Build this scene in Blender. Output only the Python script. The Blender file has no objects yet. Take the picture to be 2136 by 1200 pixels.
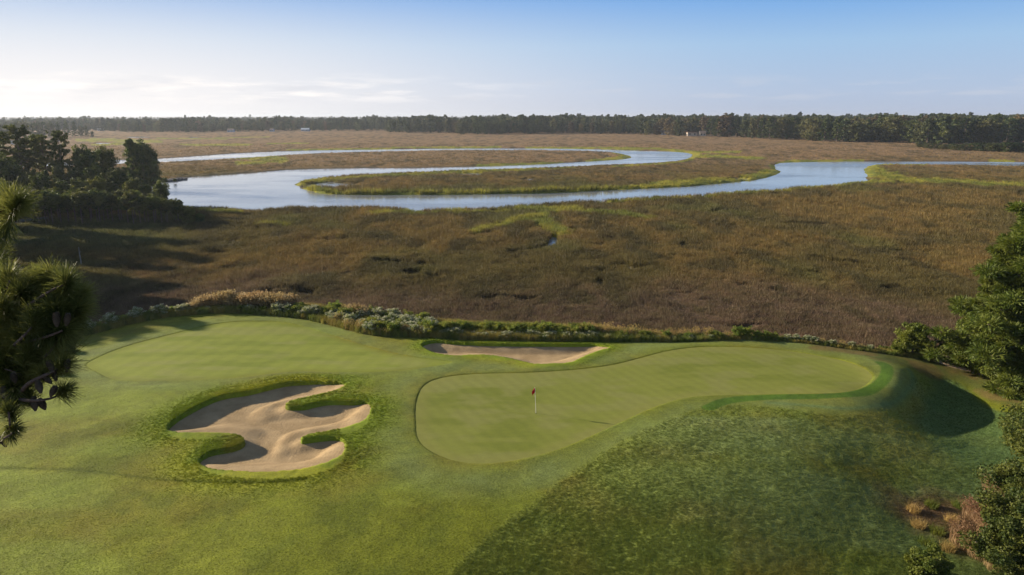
import bpy, math, random
import numpy as np
from mathutils import Vector

SC = bpy.context.scene
COL = SC.collection
R = math.radians
rng = np.random.default_rng(7)

# ------------------------------------------------------------------ camera
CAM_Z = 25.7
F = 1500.0                      # focal length in source pixels (picture 2136 wide)
PITCH = math.atan(357.0 / F)
cam_d = bpy.data.cameras.new('camera')
cam = bpy.data.objects.new('camera', cam_d)
COL.objects.link(cam)
cam.location = (0, 0, CAM_Z)
cam.rotation_euler = (math.pi / 2 - PITCH, 0, 0)
cam_d.sensor_width = 36.0
cam_d.lens = 36.0 * F / 2136.0
cam_d.clip_start = 0.1
cam_d.clip_end = 40000
SC.camera = cam

# ------------------------------------------------------------------ light
EXPOSURE = 0.95
SUN_EL = R(18.0)
SUN_AZ = R(-70.0)               # clockwise from +Y; sun stands to the left, a little beyond the scene
w = bpy.data.worlds.new('World'); SC.world = w
w.use_nodes = True
nt = w.node_tree; nt.nodes.clear()
def wn(t, **k):
    n = nt.nodes.new(t)
    for a, b in k.items(): setattr(n, a, b)
    return n
sky = wn('ShaderNodeTexSky', sky_type='NISHITA', sun_disc=False, sun_elevation=SUN_EL,
         sun_rotation=SUN_AZ, altitude=0.0, air_density=1.0, dust_density=0.6, ozone_density=2.5)
hs = wn('ShaderNodeHueSaturation'); hs.inputs['Saturation'].default_value = 0.75
nt.links.new(sky.outputs[0], hs.inputs['Color'])
tc = wn('ShaderNodeTexCoord')
sx = wn('ShaderNodeSeparateXYZ'); nt.links.new(tc.outputs['Generated'], sx.inputs[0])
def wmath(op, a, b=None, c=None):
    n = wn('ShaderNodeMath', operation=op)
    for i, v in enumerate((a, b, c)):
        if v is None: continue
        if isinstance(v, (int, float)): n.inputs[i].default_value = v
        else: nt.links.new(v, n.inputs[i])
    return n.outputs[0]
def wramp(v, a, b, c=0.0, d=1.0):
    n = wn('ShaderNodeMapRange', interpolation_type='SMOOTHSTEP')
    nt.links.new(v, n.inputs[0])
    for i, q in enumerate((a, b, c, d)): n.inputs[i + 1].default_value = q
    return n.outputs[0]
# low broken cloud bank on the sun's side
mp = wn('ShaderNodeMapping'); mp.inputs['Scale'].default_value = (5.0, 5.0, 42.0)
nt.links.new(tc.outputs['Generated'], mp.inputs[0])
nz = wn('ShaderNodeTexNoise'); nz.inputs['Scale'].default_value = 1.6; nz.inputs['Detail'].default_value = 9
nz.inputs['Roughness'].default_value = 0.62
nt.links.new(mp.outputs[0], nz.inputs[0])
cl = wramp(nz.outputs[0], 0.47, 0.66)
el1 = wramp(sx.outputs[2], 0.012, 0.028); el2 = wramp(sx.outputs[2], 0.060, 0.034)
left = wramp(sx.outputs[0], 0.15, -0.40)
cf = wmath('MULTIPLY', wmath('MULTIPLY', cl, wmath('MULTIPLY', el1, el2)), wmath('MULTIPLY', left, 0.85))
def wmix(f, a, b):
    n = wn('ShaderNodeMix', data_type='RGBA')
    for i_, v in (('Factor', f), (6, a), (7, b)):
        if isinstance(v, (int, float, tuple)): n.inputs[i_].default_value = v
        else: nt.links.new(v, n.inputs[i_])
    return n.outputs[2]
# the low sky: clear morning air, pale towards the sun, blue above
cr_ = wn('ShaderNodeValToRGB'); e_ = cr_.color_ramp.elements
stops = [(0.0, (0.47, 0.53, 0.67)), (0.06, (0.46, 0.56, 0.73)), (0.18, (0.37, 0.56, 0.80)), (0.34, (0.105, 0.350, 0.80)), (0.60, (0.07, 0.24, 0.62)), (1.0, (0.05, 0.16, 0.45))]
while len(e_) < len(stops): e_.new(0.5)
for q_, (p_, c_) in zip(e_, stops): q_.position = p_; q_.color = c_ + (1,)
nt.links.new(wmath('MULTIPLY', sx.outputs[2], 2.0), cr_.inputs[0])
glow = wmath('MULTIPLY', wramp(sx.outputs[0], 0.42, -0.62), wramp(sx.outputs[2], 0.22, 0.0))
low = wmix(glow, cr_.outputs[0], (1.02, 0.98, 0.96, 1))
low = wmix(cf, low, (1.14, 1.08, 1.03, 1))
nz2 = wn('ShaderNodeTexNoise'); nz2.inputs['Scale'].default_value = 2.3; nz2.inputs['Detail'].default_value = 8
nt.links.new(mp.outputs[0], nz2.inputs[0])
low = wmix(wmath('MULTIPLY', wmath('MULTIPLY', wramp(nz2.outputs[0], 0.50, 0.68), wmath('MULTIPLY', el1, el2)), 0.30), low, (0.68, 0.69, 0.75, 1))
sc8 = wn('ShaderNodeVectorMath', operation='SCALE'); nt.links.new(low, sc8.inputs[0]); sc8.inputs['Scale'].default_value = (1 / 0.07) / 2 ** EXPOSURE
tot = wmix(wramp(sx.outputs[2], 0.22, 0.50), sc8.outputs[0], hs.outputs[0])
bg = wn('ShaderNodeBackground'); bg.inputs['Strength'].default_value = 0.07
nt.links.new(tot, bg.inputs[0])
wo = wn('ShaderNodeOutputWorld'); nt.links.new(bg.outputs[0], wo.inputs[0])

sun_d = bpy.data.lights.new('sun', 'SUN'); sun_d.energy = 5.0; sun_d.angle = R(0.6); sun_d.color = (1.0, 0.86, 0.66)
sun = bpy.data.objects.new('sun', sun_d); COL.objects.link(sun)
to_sun = Vector((math.sin(SUN_AZ) * math.cos(SUN_EL), math.cos(SUN_AZ) * math.cos(SUN_EL), math.sin(SUN_EL)))
sun.rotation_euler = to_sun.to_track_quat('Z', 'Y').to_euler()
sun.location = to_sun * 300
SC.view_settings.view_transform = 'Standard'; SC.view_settings.look = 'None'
SC.view_settings.exposure = EXPOSURE; SC.view_settings.gamma = 1.0
SC.cycles.max_bounces = 8; SC.cycles.diffuse_bounces = 3; SC.cycles.transmission_bounces = 4
SC.cycles.volume_bounces = 0; SC.cycles.use_denoising = True

# ------------------------------------------------------------------ projection helpers
cp, sp_ = math.cos(PITCH), math.sin(PITCH)
def at(px, py, z):
    """point of height z seen at source pixel (px,py)"""
    px = np.asarray(px, float); py = np.asarray(py, float); z = np.asarray(z, float)
    a = (px - 1068) / F; b = -(py - 600) / F
    dy = cp + b * sp_; dz = -sp_ + b * cp
    t = (z - CAM_Z) / dz
    return a * t, dy * t, z + 0 * t
def at_depth(px, py, d):
    a = (px - 1068) / F; b = -(py - 600) / F
    return np.array((a * d, (cp + b * sp_) * d, CAM_Z + (-sp_ + b * cp) * d))
def proj(x, y, z):
    dz = z - CAM_Z
    dep = y * cp - dz * sp_
    dep = np.where(dep < 0.1, 0.1, dep)
    up = y * sp_ + dz * cp
    return 1068 + F * x / dep, 600 - F * up / dep

# ------------------------------------------------------------------ numpy noise, curves, distances
def vnoise(x, y, seed=0):
    xi = np.floor(x).astype(np.int64); yi = np.floor(y).astype(np.int64)
    fx = x - xi; fy = y - yi
    fx = fx * fx * (3 - 2 * fx); fy = fy * fy * (3 - 2 * fy)
    def h(a, b):
        n = (a * 374761393 + b * 668265263 + seed * 1442695041) & 0xFFFFFFFF
        n = ((n ^ (n >> 13)) * 1274126177) & 0xFFFFFFFF
        return ((n ^ (n >> 16)) & 0xFFFF) / 65535.0
    a = h(xi, yi); b = h(xi + 1, yi); c = h(xi, yi + 1); d = h(xi + 1, yi + 1)
    return (a * (1 - fx) + b * fx) * (1 - fy) + (c * (1 - fx) + d * fx) * fy
def fbm(x, y, seed=0, o=4):
    s = 0; a = 0.5; t = 0
    for i in range(o):
        s = s + a * vnoise(x * 2 ** i, y * 2 ** i, seed + i * 17); t += a; a *= 0.5
    return s / t
def sstep(a, b, x):
    t = np.clip((x - a) / (b - a), 0, 1); return t * t * (3 - 2 * t)
def smooth(pts, n=4, closed=True):
    p = np.asarray(pts, float); N = len(p); out = []
    rngN = range(N if closed else N - 1)
    for i in rngN:
        if closed: p0, p1, p2, p3 = p[i - 1], p[i], p[(i + 1) % N], p[(i + 2) % N]
        else: p0, p1, p2, p3 = p[max(i - 1, 0)], p[i], p[i + 1], p[min(i + 2, N - 1)]
        for k in range(n):
            t = k / n
            out.append(0.5 * ((2 * p1) + (p2 - p0) * t + (2 * p0 - 5 * p1 + 4 * p2 - p3) * t * t + (3 * p1 - p0 - 3 * p2 + p3) * t ** 3))
    if not closed: out.append(p[-1])
    return np.array(out)
def seg_dist(x, y, poly, closed=True, normal=False):
    """distance to the polyline (and unit vector from the line to the point)"""
    best = np.full(x.shape, 1e18); nx = np.zeros(x.shape); ny = np.zeros(x.shape)
    N = len(poly)
    for i in range(N if closed else N - 1):
        ax, ay = poly[i]; bx, by = poly[(i + 1) % N]
        ex, ey = bx - ax, by - ay; L = ex * ex + ey * ey + 1e-12
        t = np.clip(((x - ax) * ex + (y - ay) * ey) / L, 0, 1)
        dx = x - (ax + t * ex); dy = y - (ay + t * ey); d = dx * dx + dy * dy
        m = d < best
        best = np.where(m, d, best)
        if normal: nx = np.where(m, dx, nx); ny = np.where(m, dy, ny)
    d = np.sqrt(best)
    if normal:
        q = np.maximum(d, 1e-6); return d, nx / q, ny / q
    return d
def inside(x, y, poly):
    c = np.zeros(x.shape, bool); N = len(poly)
    for i in range(N):
        ax, ay = poly[i]; bx, by = poly[(i + 1) % N]
        if ay == by: continue
        m = ((ay > y) != (by > y)) & (x < (bx - ax) * (y - ay) / (by - ay) + ax)
        c ^= m
    return c
def sdf(x, y, poly, pad=None):
    """signed distance, positive outside; only worked out within pad of the bounds when given"""
    if pad is None:
        d = seg_dist(x, y, poly); return np.where(inside(x, y, poly), -d, d)
    lo = poly.min(0) - pad; hi = poly.max(0) + pad
    m = (x > lo[0]) & (x < hi[0]) & (y > lo[1]) & (y < hi[1])
    out = np.full(x.shape, float(pad)); xs = x[m]; ys = y[m]
    d = seg_dist(xs, ys, poly); out[m] = np.minimum(np.where(inside(xs, ys, poly), -d, d), pad)
    return out

# ------------------------------------------------------------------ mesh / object helpers
def np_mesh(name, v, f, mat=None, smooth_=False, attrs=None):
    v = np.asarray(v, np.float32); f = np.asarray(f, np.int32)
    me = bpy.data.meshes.new(name)
    k = f.shape[1]
    me.vertices.add(len(v)); me.vertices.foreach_set('co', v.ravel())
    me.loops.add(f.size); me.loops.foreach_set('vertex_index', f.ravel())
    me.polygons.add(len(f)); me.polygons.foreach_set('loop_start', np.arange(0, f.size, k, dtype=np.int32))
    me.polygons.foreach_set('use_smooth', np.full(len(f), smooth_, bool))
    me.update(calc_edges=True)
    for an, (ty, arr) in (attrs or {}).items():
        a = me.attributes.new(an, ty, 'POINT')
        key = {'FLOAT': 'value', 'INT': 'value', 'FLOAT_COLOR': 'color', 'FLOAT_VECTOR': 'vector'}[ty]
        a.data.foreach_set(key, np.asarray(arr, np.int32 if ty == 'INT' else np.float32).ravel())
    if mat: me.materials.append(mat)
    return me
def obj(name, me, parent=None):
    o = bpy.data.objects.new(name, me); COL.objects.link(o)
    if parent: o.parent = parent
    return o
def tag(o, label=None, cat=None, group=None, kind=None):
    if label: o['label'] = label
    if cat: o['category'] = cat
    if group: o['group'] = group
    if kind: o['kind'] = kind
    return o
def empty(name, loc, rz=0.0, sc=1.0):
    o = bpy.data.objects.new(name, None); COL.objects.link(o)
    o.location = loc; o.rotation_euler = (0, 0, rz); o.scale = (sc, sc, sc); o.empty_display_size = 0.2
    return o
def ordinal(n):
    w_ = ['', 'first', 'second', 'third', 'fourth', 'fifth', 'sixth', 'seventh', 'eighth', 'ninth', 'tenth', 'eleventh', 'twelfth']
    if n < len(w_): return w_[n]
    s = 'th' if 10 <= n % 100 <= 20 else {1: 'st', 2: 'nd', 3: 'rd'}.get(n % 10, 'th')
    return f'{n}{s}'
def grid_faces(nr, nc):
    i = np.arange(nr * nc).reshape(nr, nc)
    return np.stack([i[:-1, :-1], i[:-1, 1:], i[1:, 1:], i[1:, :-1]], -1).reshape(-1, 4)
def cat_mesh(parts):
    """join (verts, faces) pairs whose faces have the same corner count"""
    V = []; Fc = []; o = 0
    for v, f in parts:
        V.append(v); Fc.append(f + o); o += len(v)
    return np.concatenate(V), np.concatenate(Fc)
def tube(path, radii, n=8):
    p = np.asarray(path, float); r = np.asarray(radii, float); V = []
    for i in range(len(p)):
        d = p[min(i + 1, len(p) - 1)] - p[max(i - 1, 0)]; d /= np.linalg.norm(d) + 1e-9
        a = np.cross(d, (0, 0, 1.0) if abs(d[2]) < 0.9 else (1.0, 0, 0)); a /= np.linalg.norm(a); b = np.cross(d, a)
        t = np.arange(n) * 2 * math.pi / n
        V.append(p[i] + r[i] * (np.cos(t)[:, None] * a + np.sin(t)[:, None] * b))
    V = np.concatenate(V); Fc = []
    for i in range(len(p) - 1):
        for k in range(n):
            Fc.append((i * n + k, i * n + (k + 1) % n, (i + 1) * n + (k + 1) % n, (i + 1) * n + k))
    e = (len(p) - 1) * n
    if n % 2 == 0:
        for k in range(0, n - 2, 2): Fc.append((e, e + k + 1, e + k + 2, e + (k + 3) % n) if k + 3 < n else (e, e + k + 1, e + k + 2, e + k + 2))
    Fc = [q for q in Fc if len(set(q)) == 4]
    return V, np.array(Fc)
def box(x0, x1, y0, y1, z0, z1):
    v = np.array([(x, y, z) for x in (x0, x1) for y in (y0, y1) for z in (z0, z1)], float)
    f = np.array([(0, 1, 3, 2), (4, 6, 7, 5), (0, 4, 5, 1), (2, 3, 7, 6), (0, 2, 6, 4), (1, 5, 7, 3)])
    return v, f

# ------------------------------------------------------------------ materials
def mat(name):
    m = bpy.data.materials.new(name); m.use_nodes = True; m.node_tree.nodes.clear(); return m
class NT:
    def __init__(s, m): s.t = m.node_tree
    def n(s, ty, ins=None, **k):
        n = s.t.nodes.new(ty)
        for a, b in k.items(): setattr(n, a, b)
        for a, b in (ins or {}).items():
            if hasattr(b, 'is_output'): s.t.links.new(b, n.inputs[a])
            else: n.inputs[a].default_value = b
        return n
    def math(s, op, a, b=0.0): return s.n('ShaderNodeMath', {0: a, 1: b}, operation=op).outputs[0]
    def ramp(s, v, a, b, c=0.0, d=1.0):
        return s.n('ShaderNodeMapRange', {0: v, 1: a, 2: b, 3: c, 4: d}, interpolation_type='SMOOTHSTEP').outputs[0]
    def mix(s, f, a, b, bl='MIX'):
        return s.n('ShaderNodeMix', {'Factor': f, 6: a, 7: b}, data_type='RGBA', blend_type=bl).outputs[2]
    def noise(s, vec, scale, detail=4, rough=0.55):
        return s.n('ShaderNodeTexNoise', {'Vector': vec, 'Scale': scale, 'Detail': detail, 'Roughness': rough}).outputs[0]
    def pos(s, sc=(1, 1, 1)):
        g = s.n('ShaderNodeNewGeometry').outputs['Position']
        return s.n('ShaderNodeMapping', {'Vector': g, 'Scale': sc}).outputs[0]
    def out(s, sh): s.n('ShaderNodeOutputMaterial', {'Surface': sh})
def foliage_mat(name, c, c2, trans=0.3, rand=0.25, attr=None, nscale=1.5, rough=0.6, spec=0.3):
    """leaves: colour drifts between c and c2, from clump to clump and plant to plant"""
    m = mat(name); t = NT(m)
    p = t.pos()
    nzz = t.ramp(t.noise(p, nscale, 3), 0.32, 0.68)
    if attr:
        base = t.n('ShaderNodeAttribute', attribute_name=attr, attribute_type='INSTANCER').outputs['Color']
        col = t.mix(t.math('MULTIPLY', nzz, 0.35), base, c2 + (1,))
    else:
        col = t.mix(nzz, c + (1,), c2 + (1,))
    oi = t.n('ShaderNodeObjectInfo').outputs['Random']
    h = t.n('ShaderNodeHueSaturation', {'Color': col, 'Hue': t.n('ShaderNodeMapRange', {0: oi, 3: 0.5 - rand * 0.06, 4: 0.5 + rand * 0.06}).outputs[0],
            'Value': t.n('ShaderNodeMapRange', {0: t.noise(t.n('ShaderNodeCombineXYZ', {0: oi}).outputs[0], 37.0, 0), 1: 0.25, 2: 0.75, 3: 1 - rand, 4: 1 + rand}).outputs[0]}).outputs[0]
    pr = t.n('ShaderNodeBsdfPrincipled', {'Base Color': h, 'Roughness': rough, 'Specular IOR Level': spec})
    tr = t.n('ShaderNodeBsdfTranslucent', {'Color': h})
    t.out(t.n('ShaderNodeMixShader', {0: trans, 1: pr.outputs[0], 2: tr.outputs[0]}).outputs[0])
    return m
def plain_mat(name, c, c2=None, nscale=3.0, rough=0.8, bump=0.0, bscale=20.0, spec=0.3, stretch=(1, 1, 1)):
    m = mat(name); t = NT(m); p = t.pos(stretch)
    col = t.mix(t.ramp(t.noise(p, nscale, 5), 0.3, 0.7), c + (1,), (c2 or c) + (1,))
    ins = {'Base Color': col, 'Roughness': rough, 'Specular IOR Level': spec}
    if bump:
        ins['Normal'] = t.n('ShaderNodeBump', {'Height': t.noise(p, bscale, 4), 'Strength': bump, 'Distance': 0.05}).outputs[0]
    t.out(t.n('ShaderNodeBsdfPrincipled', ins).outputs[0]); return m

M = {}
M['bark'] = plain_mat('bark', (0.10, 0.075, 0.055), (0.19, 0.15, 0.12), 4, 0.9, 0.6, 12, stretch=(3, 3, 0.6))
M['pale_bark'] = plain_mat('pale_bark', (0.22, 0.20, 0.17), (0.34, 0.31, 0.27), 4, 0.9, 0.4, 12, stretch=(3, 3, 0.6))
M['pine'] = foliage_mat('pine_needles', (0.050, 0.075, 0.016), (0.150, 0.165, 0.034), 0.25, 0.30, nscale=0.5)
M['oak'] = foliage_mat('oak_leaves', (0.045, 0.070, 0.014), (0.165, 0.175, 0.034), 0.3, 0.35, nscale=0.4)
M['far_pine'] = foliage_mat('far_pine_foliage', (0.036, 0.060, 0.016), (0.085, 0.105, 0.026), 0.15, 0.35, nscale=0.12)
M['far_oak'] = foliage_mat('far_broadleaf_foliage', (0.050, 0.068, 0.018), (0.120, 0.122, 0.032), 0.15, 0.45, nscale=0.12)
M['far_rust'] = foliage_mat('far_autumn_foliage', (0.11, 0.085, 0.035), (0.16, 0.12, 0.05), 0.15, 0.3, nscale=0.12)
M['near_pine'] = foliage_mat('near_pine_needles', (0.080, 0.115, 0.014), (0.150, 0.170, 0.024), 0.35, 0.1, nscale=0.6)
M['bright_leaf'] = foliage_mat('bright_leaves', (0.08, 0.12, 0.016), (0.18, 0.20, 0.028), 0.4, 0.15, nscale=1.2)
M['wax'] = foliage_mat('glossy_leaves', (0.045, 0.070, 0.014), (0.130, 0.140, 0.024), 0.35, 0.15, nscale=0.9, rough=0.6, spec=0.25)
M['shrub'] = foliage_mat('shrub_leaves', (0.11, 0.165, 0.022), (0.28, 0.29, 0.04), 0.45, 0.3, nscale=1.4)
M['groundsel'] = foliage_mat('groundsel_leaves', (0.14, 0.19, 0.045), (0.27, 0.29, 0.09), 0.45, 0.2, nscale=1.6)
M['white_fluff'] = foliage_mat('white_seed_heads', (0.34, 0.36, 0.24), (0.66, 0.62, 0.45), 0.35, 0.1, nscale=3.0)
M['gold'] = foliage_mat('golden_seed_heads', (0.36, 0.25, 0.08), (0.50, 0.36, 0.12), 0.4, 0.15, nscale=2.0)
M['rust_grass'] = foliage_mat('rust_grass', (0.34, 0.23, 0.085), (0.46, 0.35, 0.16), 0.4, 0.15, nscale=0.8)
M['copper'] = foliage_mat('copper_grass', (0.17, 0.085, 0.045), (0.28, 0.16, 0.085), 0.3, 0.15, nscale=1.5)
M['tan_stalk'] = foliage_mat('dry_stalks', (0.30, 0.19, 0.09), (0.42, 0.30, 0.16), 0.3, 0.15, nscale=2.0)
M['inst'] = foliage_mat('grass_blades', (0.1, 0.1, 0.05), (0.16, 0.14, 0.045), 0.30, 0.16, attr='col', nscale=0.7)
M['turf_inst'] = foliage_mat('turf_blades', (0.1, 0.1, 0.05), (0.13, 0.17, 0.03), 0.38, 0.12, attr='col', nscale=0.5, spec=0.2)
M['cone'] = plain_mat('pine_cone', (0.07, 0.055, 0.035), (0.12, 0.09, 0.06), 30, 0.8)
M['needle'] = foliage_mat('long_needles', (0.075, 0.095, 0.018), (0.25, 0.25, 0.06), 0.45, 0.0, nscale=3.0, rough=0.45, spec=0.4)
M['twig'] = plain_mat('twig', (0.09, 0.06, 0.045), (0.16, 0.11, 0.08), 30, 0.9, 0.5, 60)

# ================================================================== TERRAIN OF THE GOLF COURSE
ZG = 3.0                                         # height of the putting green
ctrl = [  # (px, py, z)
 (0,1200,2.5),(300,1200,2.6),(600,1200,2.7),(850,1200,2.7),(0,1050,2.8),(300,1060,2.8),(600,1060,2.9),(0,960,2.9),
 (150,900,3.0),(280,860,3.15),(0,850,2.9),(150,800,3.0),(300,760,3.05),(450,740,3.1),(600,720,3.1),(480,668,3.25),(350,690,3.1),
 (230,720,3.0),(120,740,2.8),(-120,760,2.7),(-150,900,2.8),(-150,1100,2.7),(700,740,3.05),(820,730,3.0),(650,690,3.1),(950,740,3.0),
 (1050,765,3.05),(1100,900,3.0),(900,900,3.0),(1000,960,3.0),(1300,800,3.0),(1500,760,3.05),(1700,780,3.0),(1400,730,3.1),
 (1600,715,2.95),(1250,740,3.05),(1750,745,2.9),(1820,790,2.95),(1780,835,2.95),(1600,838,3.0),(1480,850,3.1),(1350,885,3.05),(1200,965,3.0),
 (800,850,3.1),(800,960,3.1),(840,790,3.1),(420,870,3.0),(560,900,3.0),(650,860,3.0),(600,1000,3.0),(1000,1060,2.9),(1100,1050,2.8),
 (950,1200,2.6),(1250,1050,2.85),(1400,950,3.1),(1520,890,3.15),(1300,1200,2.5),(1500,1050,2.95),(1560,940,3.1),(1500,1200,2.4),(1650,900,2.9),
 (1720,960,2.65),(1700,1060,2.4),(1750,1200,2.0),(1870,820,2.7),(1930,900,1.35),(1860,1000,1.55),(1900,1100,1.3),(2000,850,0.35),(2060,855,0.45),(1935,850,0.9),(1888,800,2.85),(1885,780,2.8),(2120,900,0.75),
 (2050,950,1.0),(2000,1020,1.15),(2136,1000,1.1),(1950,1180,1.4),(2100,1180,1.2),(1925,790,2.0),(1960,812,0.9),(1880,750,2.35),(1950,765,1.9),(2060,800,1.3),
 (2136,830,1.15),(2250,880,1.1),(2300,1000,1.0),(2300,1200,1.1),(1800,730,2.6),(1900,865,1.5),(1820,880,2.35),(-400,1200,2.5),(-400,900,2.6),(2450,900,1.0)]
ctrl = np.array(ctrl, float)
cx, cy, cz = at(ctrl[:, 0], ctrl[:, 1], ctrl[:, 2])
extra = np.array([(-90, 30, 2.5), (-90, 90, 2.5), (90, 30, 1.0), (90, 90, 1.0), (-40, 5, 2.4), (40, 5, 1.2), (0, 5, 2.3), (0, 105, 3), (-60, 110, 2.8), (60, 110, 1.2)], float)
cx = np.concatenate([cx, extra[:, 0]]); cy = np.concatenate([cy, extra[:, 1]]); cz = np.concatenate([cz, extra[:, 2]])
def tps_phi(d2): return np.sqrt(d2 + 4.0)
K = tps_phi((cx[:, None] - cx) ** 2 + (cy[:, None] - cy) ** 2) * -1 + np.eye(len(cx)) * 0.15
P = np.stack([np.ones_like(cx), cx, cy], 1)
A_ = np.block([[K, P], [P.T, np.zeros((3, 3))]])
wts = np.linalg.solve(A_, np.concatenate([cz, np.zeros(3)]))
def h0(x, y):
    x = np.asarray(x, float); y = np.asarray(y, float); s = wts[-3] + wts[-2] * x + wts[-1] * y
    for i in range(len(cx)):
        s = s - wts[i] * np.sqrt((x - cx[i]) ** 2 + (y - cy[i]) ** 2 + 4.0)
    return s
def on_ground(pts, fn=None):
    p = np.asarray(pts, float); z = np.full(len(p), ZG)
    for _ in range(14):
        x, y, _z = at(p[:, 0], p[:, 1], z); z = 0.5 * z + 0.5 * (fn or h0)(x, y)
    x, y, z = at(p[:, 0], p[:, 1], z)
    return np.stack([x, y], 1)

GREEN = smooth(on_ground([(865,885),(864,858),(868,830),(880,806),(905,791),(950,782),(1010,778),(1100,776),(1180,771.7),(1231,766.6),(1281,759),(1332,746.4),
 (1382,733),(1433,725),(1483,722),(1551,723),(1618,728),(1686,737),(1750,749),(1795,763),(1822,782),(1812,800),(1780,815),(1733,820.5),(1635,822),(1538,823.6),(1473,826),
 (1440,829),(1400,838),(1350,856),(1300,879),(1260,898),(1220,916),(1170,936),(1120,951),(1060,963),(1000,968),(950,962),(910,948),(880,929),(867,908)]))
APRON = smooth(on_ground([(177,763),(192,750),(232,732),(284,715),(350,698),(402,685),(441,676),(494,670),(560,669.5),(599,673),(651,685),(700,701),(724,708.5),
 (780,725),(837,739),(893,748),(943,755),(893,766),(837,773),(766,777),(700,777),(640,776),(586,778),(507,787),(402,793),(271,795),(226,789),(205,779)]))
FRONT_B = smooth(on_ground([(349.5,895),(364,879),(397,860),(437,840),(473,827),(521,818),(563,806),(600,797),(647,794),(689,796),(715,799),(717,804),(703,813),(675,822),
 (633,832),(605,840),(596,847),(602,852),(633,851),(661,844),(689,840),(732,840),(760,839.5),(771,846),(772,858),(760,875),(732,889),(689,899),(647,906),(629,914),(631,919),
 (656,915),(689,912),(712,915),(718,928),(717,943),(701,957),(661,973),(605,983),(535,986),(479,983),(437,976),(416,964),(420,952),(442,941),(479,935),(501,928),(511,919),
 (501,909),(473,905),(408,905),(366,903)]), 3)
BACK_B = smooth(on_ground([(881,723),(887,716),(907,712.5),(949,715),(1033,717),(1146,718),(1230,717),(1250,719),(1271,724.5),(1247,733),(1217,745),(1197,755),(1180,759),
 (1160,759.5),(1117,758),(1089,752),(1033,741),(991,738),(949,741),(907,736)]), 3)
EDGE_PX = [(-420,860),(-200,790),(-60,755),(60,730),(120,715),(170,700),(250,682),(350,664),(430,657),(480,655),(560,658),(640,667),(690,680),(720,690),(760,700),(800,705),
 (850,706),(900,708),(1000,711),(1145,713),(1240,712),(1300,712),(1400,713),(1560,712),(1640,716),(1700,722),(1800,734),(1860,742),(1950,757),(1985,768),(2060,790),(2136,824),(2260,860),(2500,900)]
EDGE = smooth(on_ground(EDGE_PX), 3, closed=False)
edge_poly = np.concatenate([EDGE, [(120, 60), (120, -20), (-120, -20), (-120, 60)]])
def edge_sd(x, y): d = seg_dist(x, y, edge_poly); return np.where(inside(x, y, edge_poly), -d, d)
ROUGH = smooth(on_ground([(940,1200),(985,1150),(1050,1095),(1120,1045),(1185,995),(1240,955),(1310,915),(1380,880),(1440,856),(1510,842),(1600,848),(1680,862),(1760,868),(1850,858),
 (1900,835),(1893,800),(1930,780),(2000,800),(2060,850),(2160,870),(2500,900)]), 3, closed=False)
rough_poly = np.concatenate([ROUGH, [(120, 20), (0, 10)]])
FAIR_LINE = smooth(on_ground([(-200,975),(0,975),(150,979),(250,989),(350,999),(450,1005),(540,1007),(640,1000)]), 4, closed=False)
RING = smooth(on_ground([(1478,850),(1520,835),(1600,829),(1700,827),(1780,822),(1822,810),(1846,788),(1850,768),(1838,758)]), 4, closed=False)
BROWN = smooth(on_ground([(1690,727),(1760,736),(1850,755),(1920,778),(1998,802),(2078,842),(2150,858),(2400,920)]), 3, closed=False)
brown_poly = np.concatenate([BROWN, [(120, 75), (60, 110)]])
COLLAR_R = smooth(on_ground([(1893,770),(1905,800),(1880,828),(1840,846),(1780,854),(1700,850),(1600,840)]), 4, closed=False)

BANK_X = on_ground([(p_, q_) for p_, q_ in EDGE_PX])[:, 0]
def bank_w(x):
    return np.interp(x, BANK_X, np.interp(np.array(EDGE_PX, float)[:, 0], [0, 380, 440, 600, 690, 900, 1240, 1320, 1480, 1900, 2100], [2.6, 2.6, 4.0, 4.5, 8.0, 7.5, 6.0, 3.6, 2.4, 1.9, 1.8]))
DX = 0.15
gx = np.arange(-64, 72, DX); gy = np.arange(23, 101, DX)
GX, GY = np.meshgrid(gx, gy)
def ground_all(x, y, full=False):
    z = h0(x, y)
    esd = edge_sd(x, y)
    # the course drops off to the marsh behind its edge
    wb = bank_w(x); k = sstep(0.65 * wb, wb * 1.75, esd)
    z = z - 0.0 * k
    z = np.where(esd > 0, z * (1 - k) + (-0.6) * k, z)
    g = sdf(x, y, GREEN, 8); a = sdf(x, y, APRON, 4)
    fb = sdf(x, y, FRONT_B, 9); bb = sdf(x, y, BACK_B, 5)
    rg = sdf(x, y, rough_poly)
    # mounding round the bunkers
    z = z + 0.08 * np.exp(-(np.clip(fb, 0, 9) / 2.4) ** 2) + 0.10 * np.exp(-(np.clip(bb, 0, 9) / 1.3) ** 2)
    # gentle undulation
    z = z + (fbm(x / 9, y / 9, 3, 3) - 0.5) * 0.50 * sstep(0.2, 3, g) * sstep(0.2, 2, a)
    return z, esd, g, a, fb, bb, rg
Zb, ESD, SG, SA, SFB, SBB, SRG = ground_all(GX, GY)
tsx, tsy = math.sin(SUN_AZ), math.cos(SUN_AZ)
def blur(a, r, n=2):
    for _ in range(n):
        for ax in (0, 1):
            p_ = np.concatenate([np.repeat(a.take([0], ax), r + 1, ax), a, np.repeat(a.take([-1], ax), r, ax)], ax)
            c = np.cumsum(p_, ax); L = a.shape[ax]
            hi = np.take(c, range(2 * r + 1, 2 * r + 1 + L), ax); lo = np.take(c, range(0, L), ax)
            a = (hi - lo) / (2 * r + 1)
    return a
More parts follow.
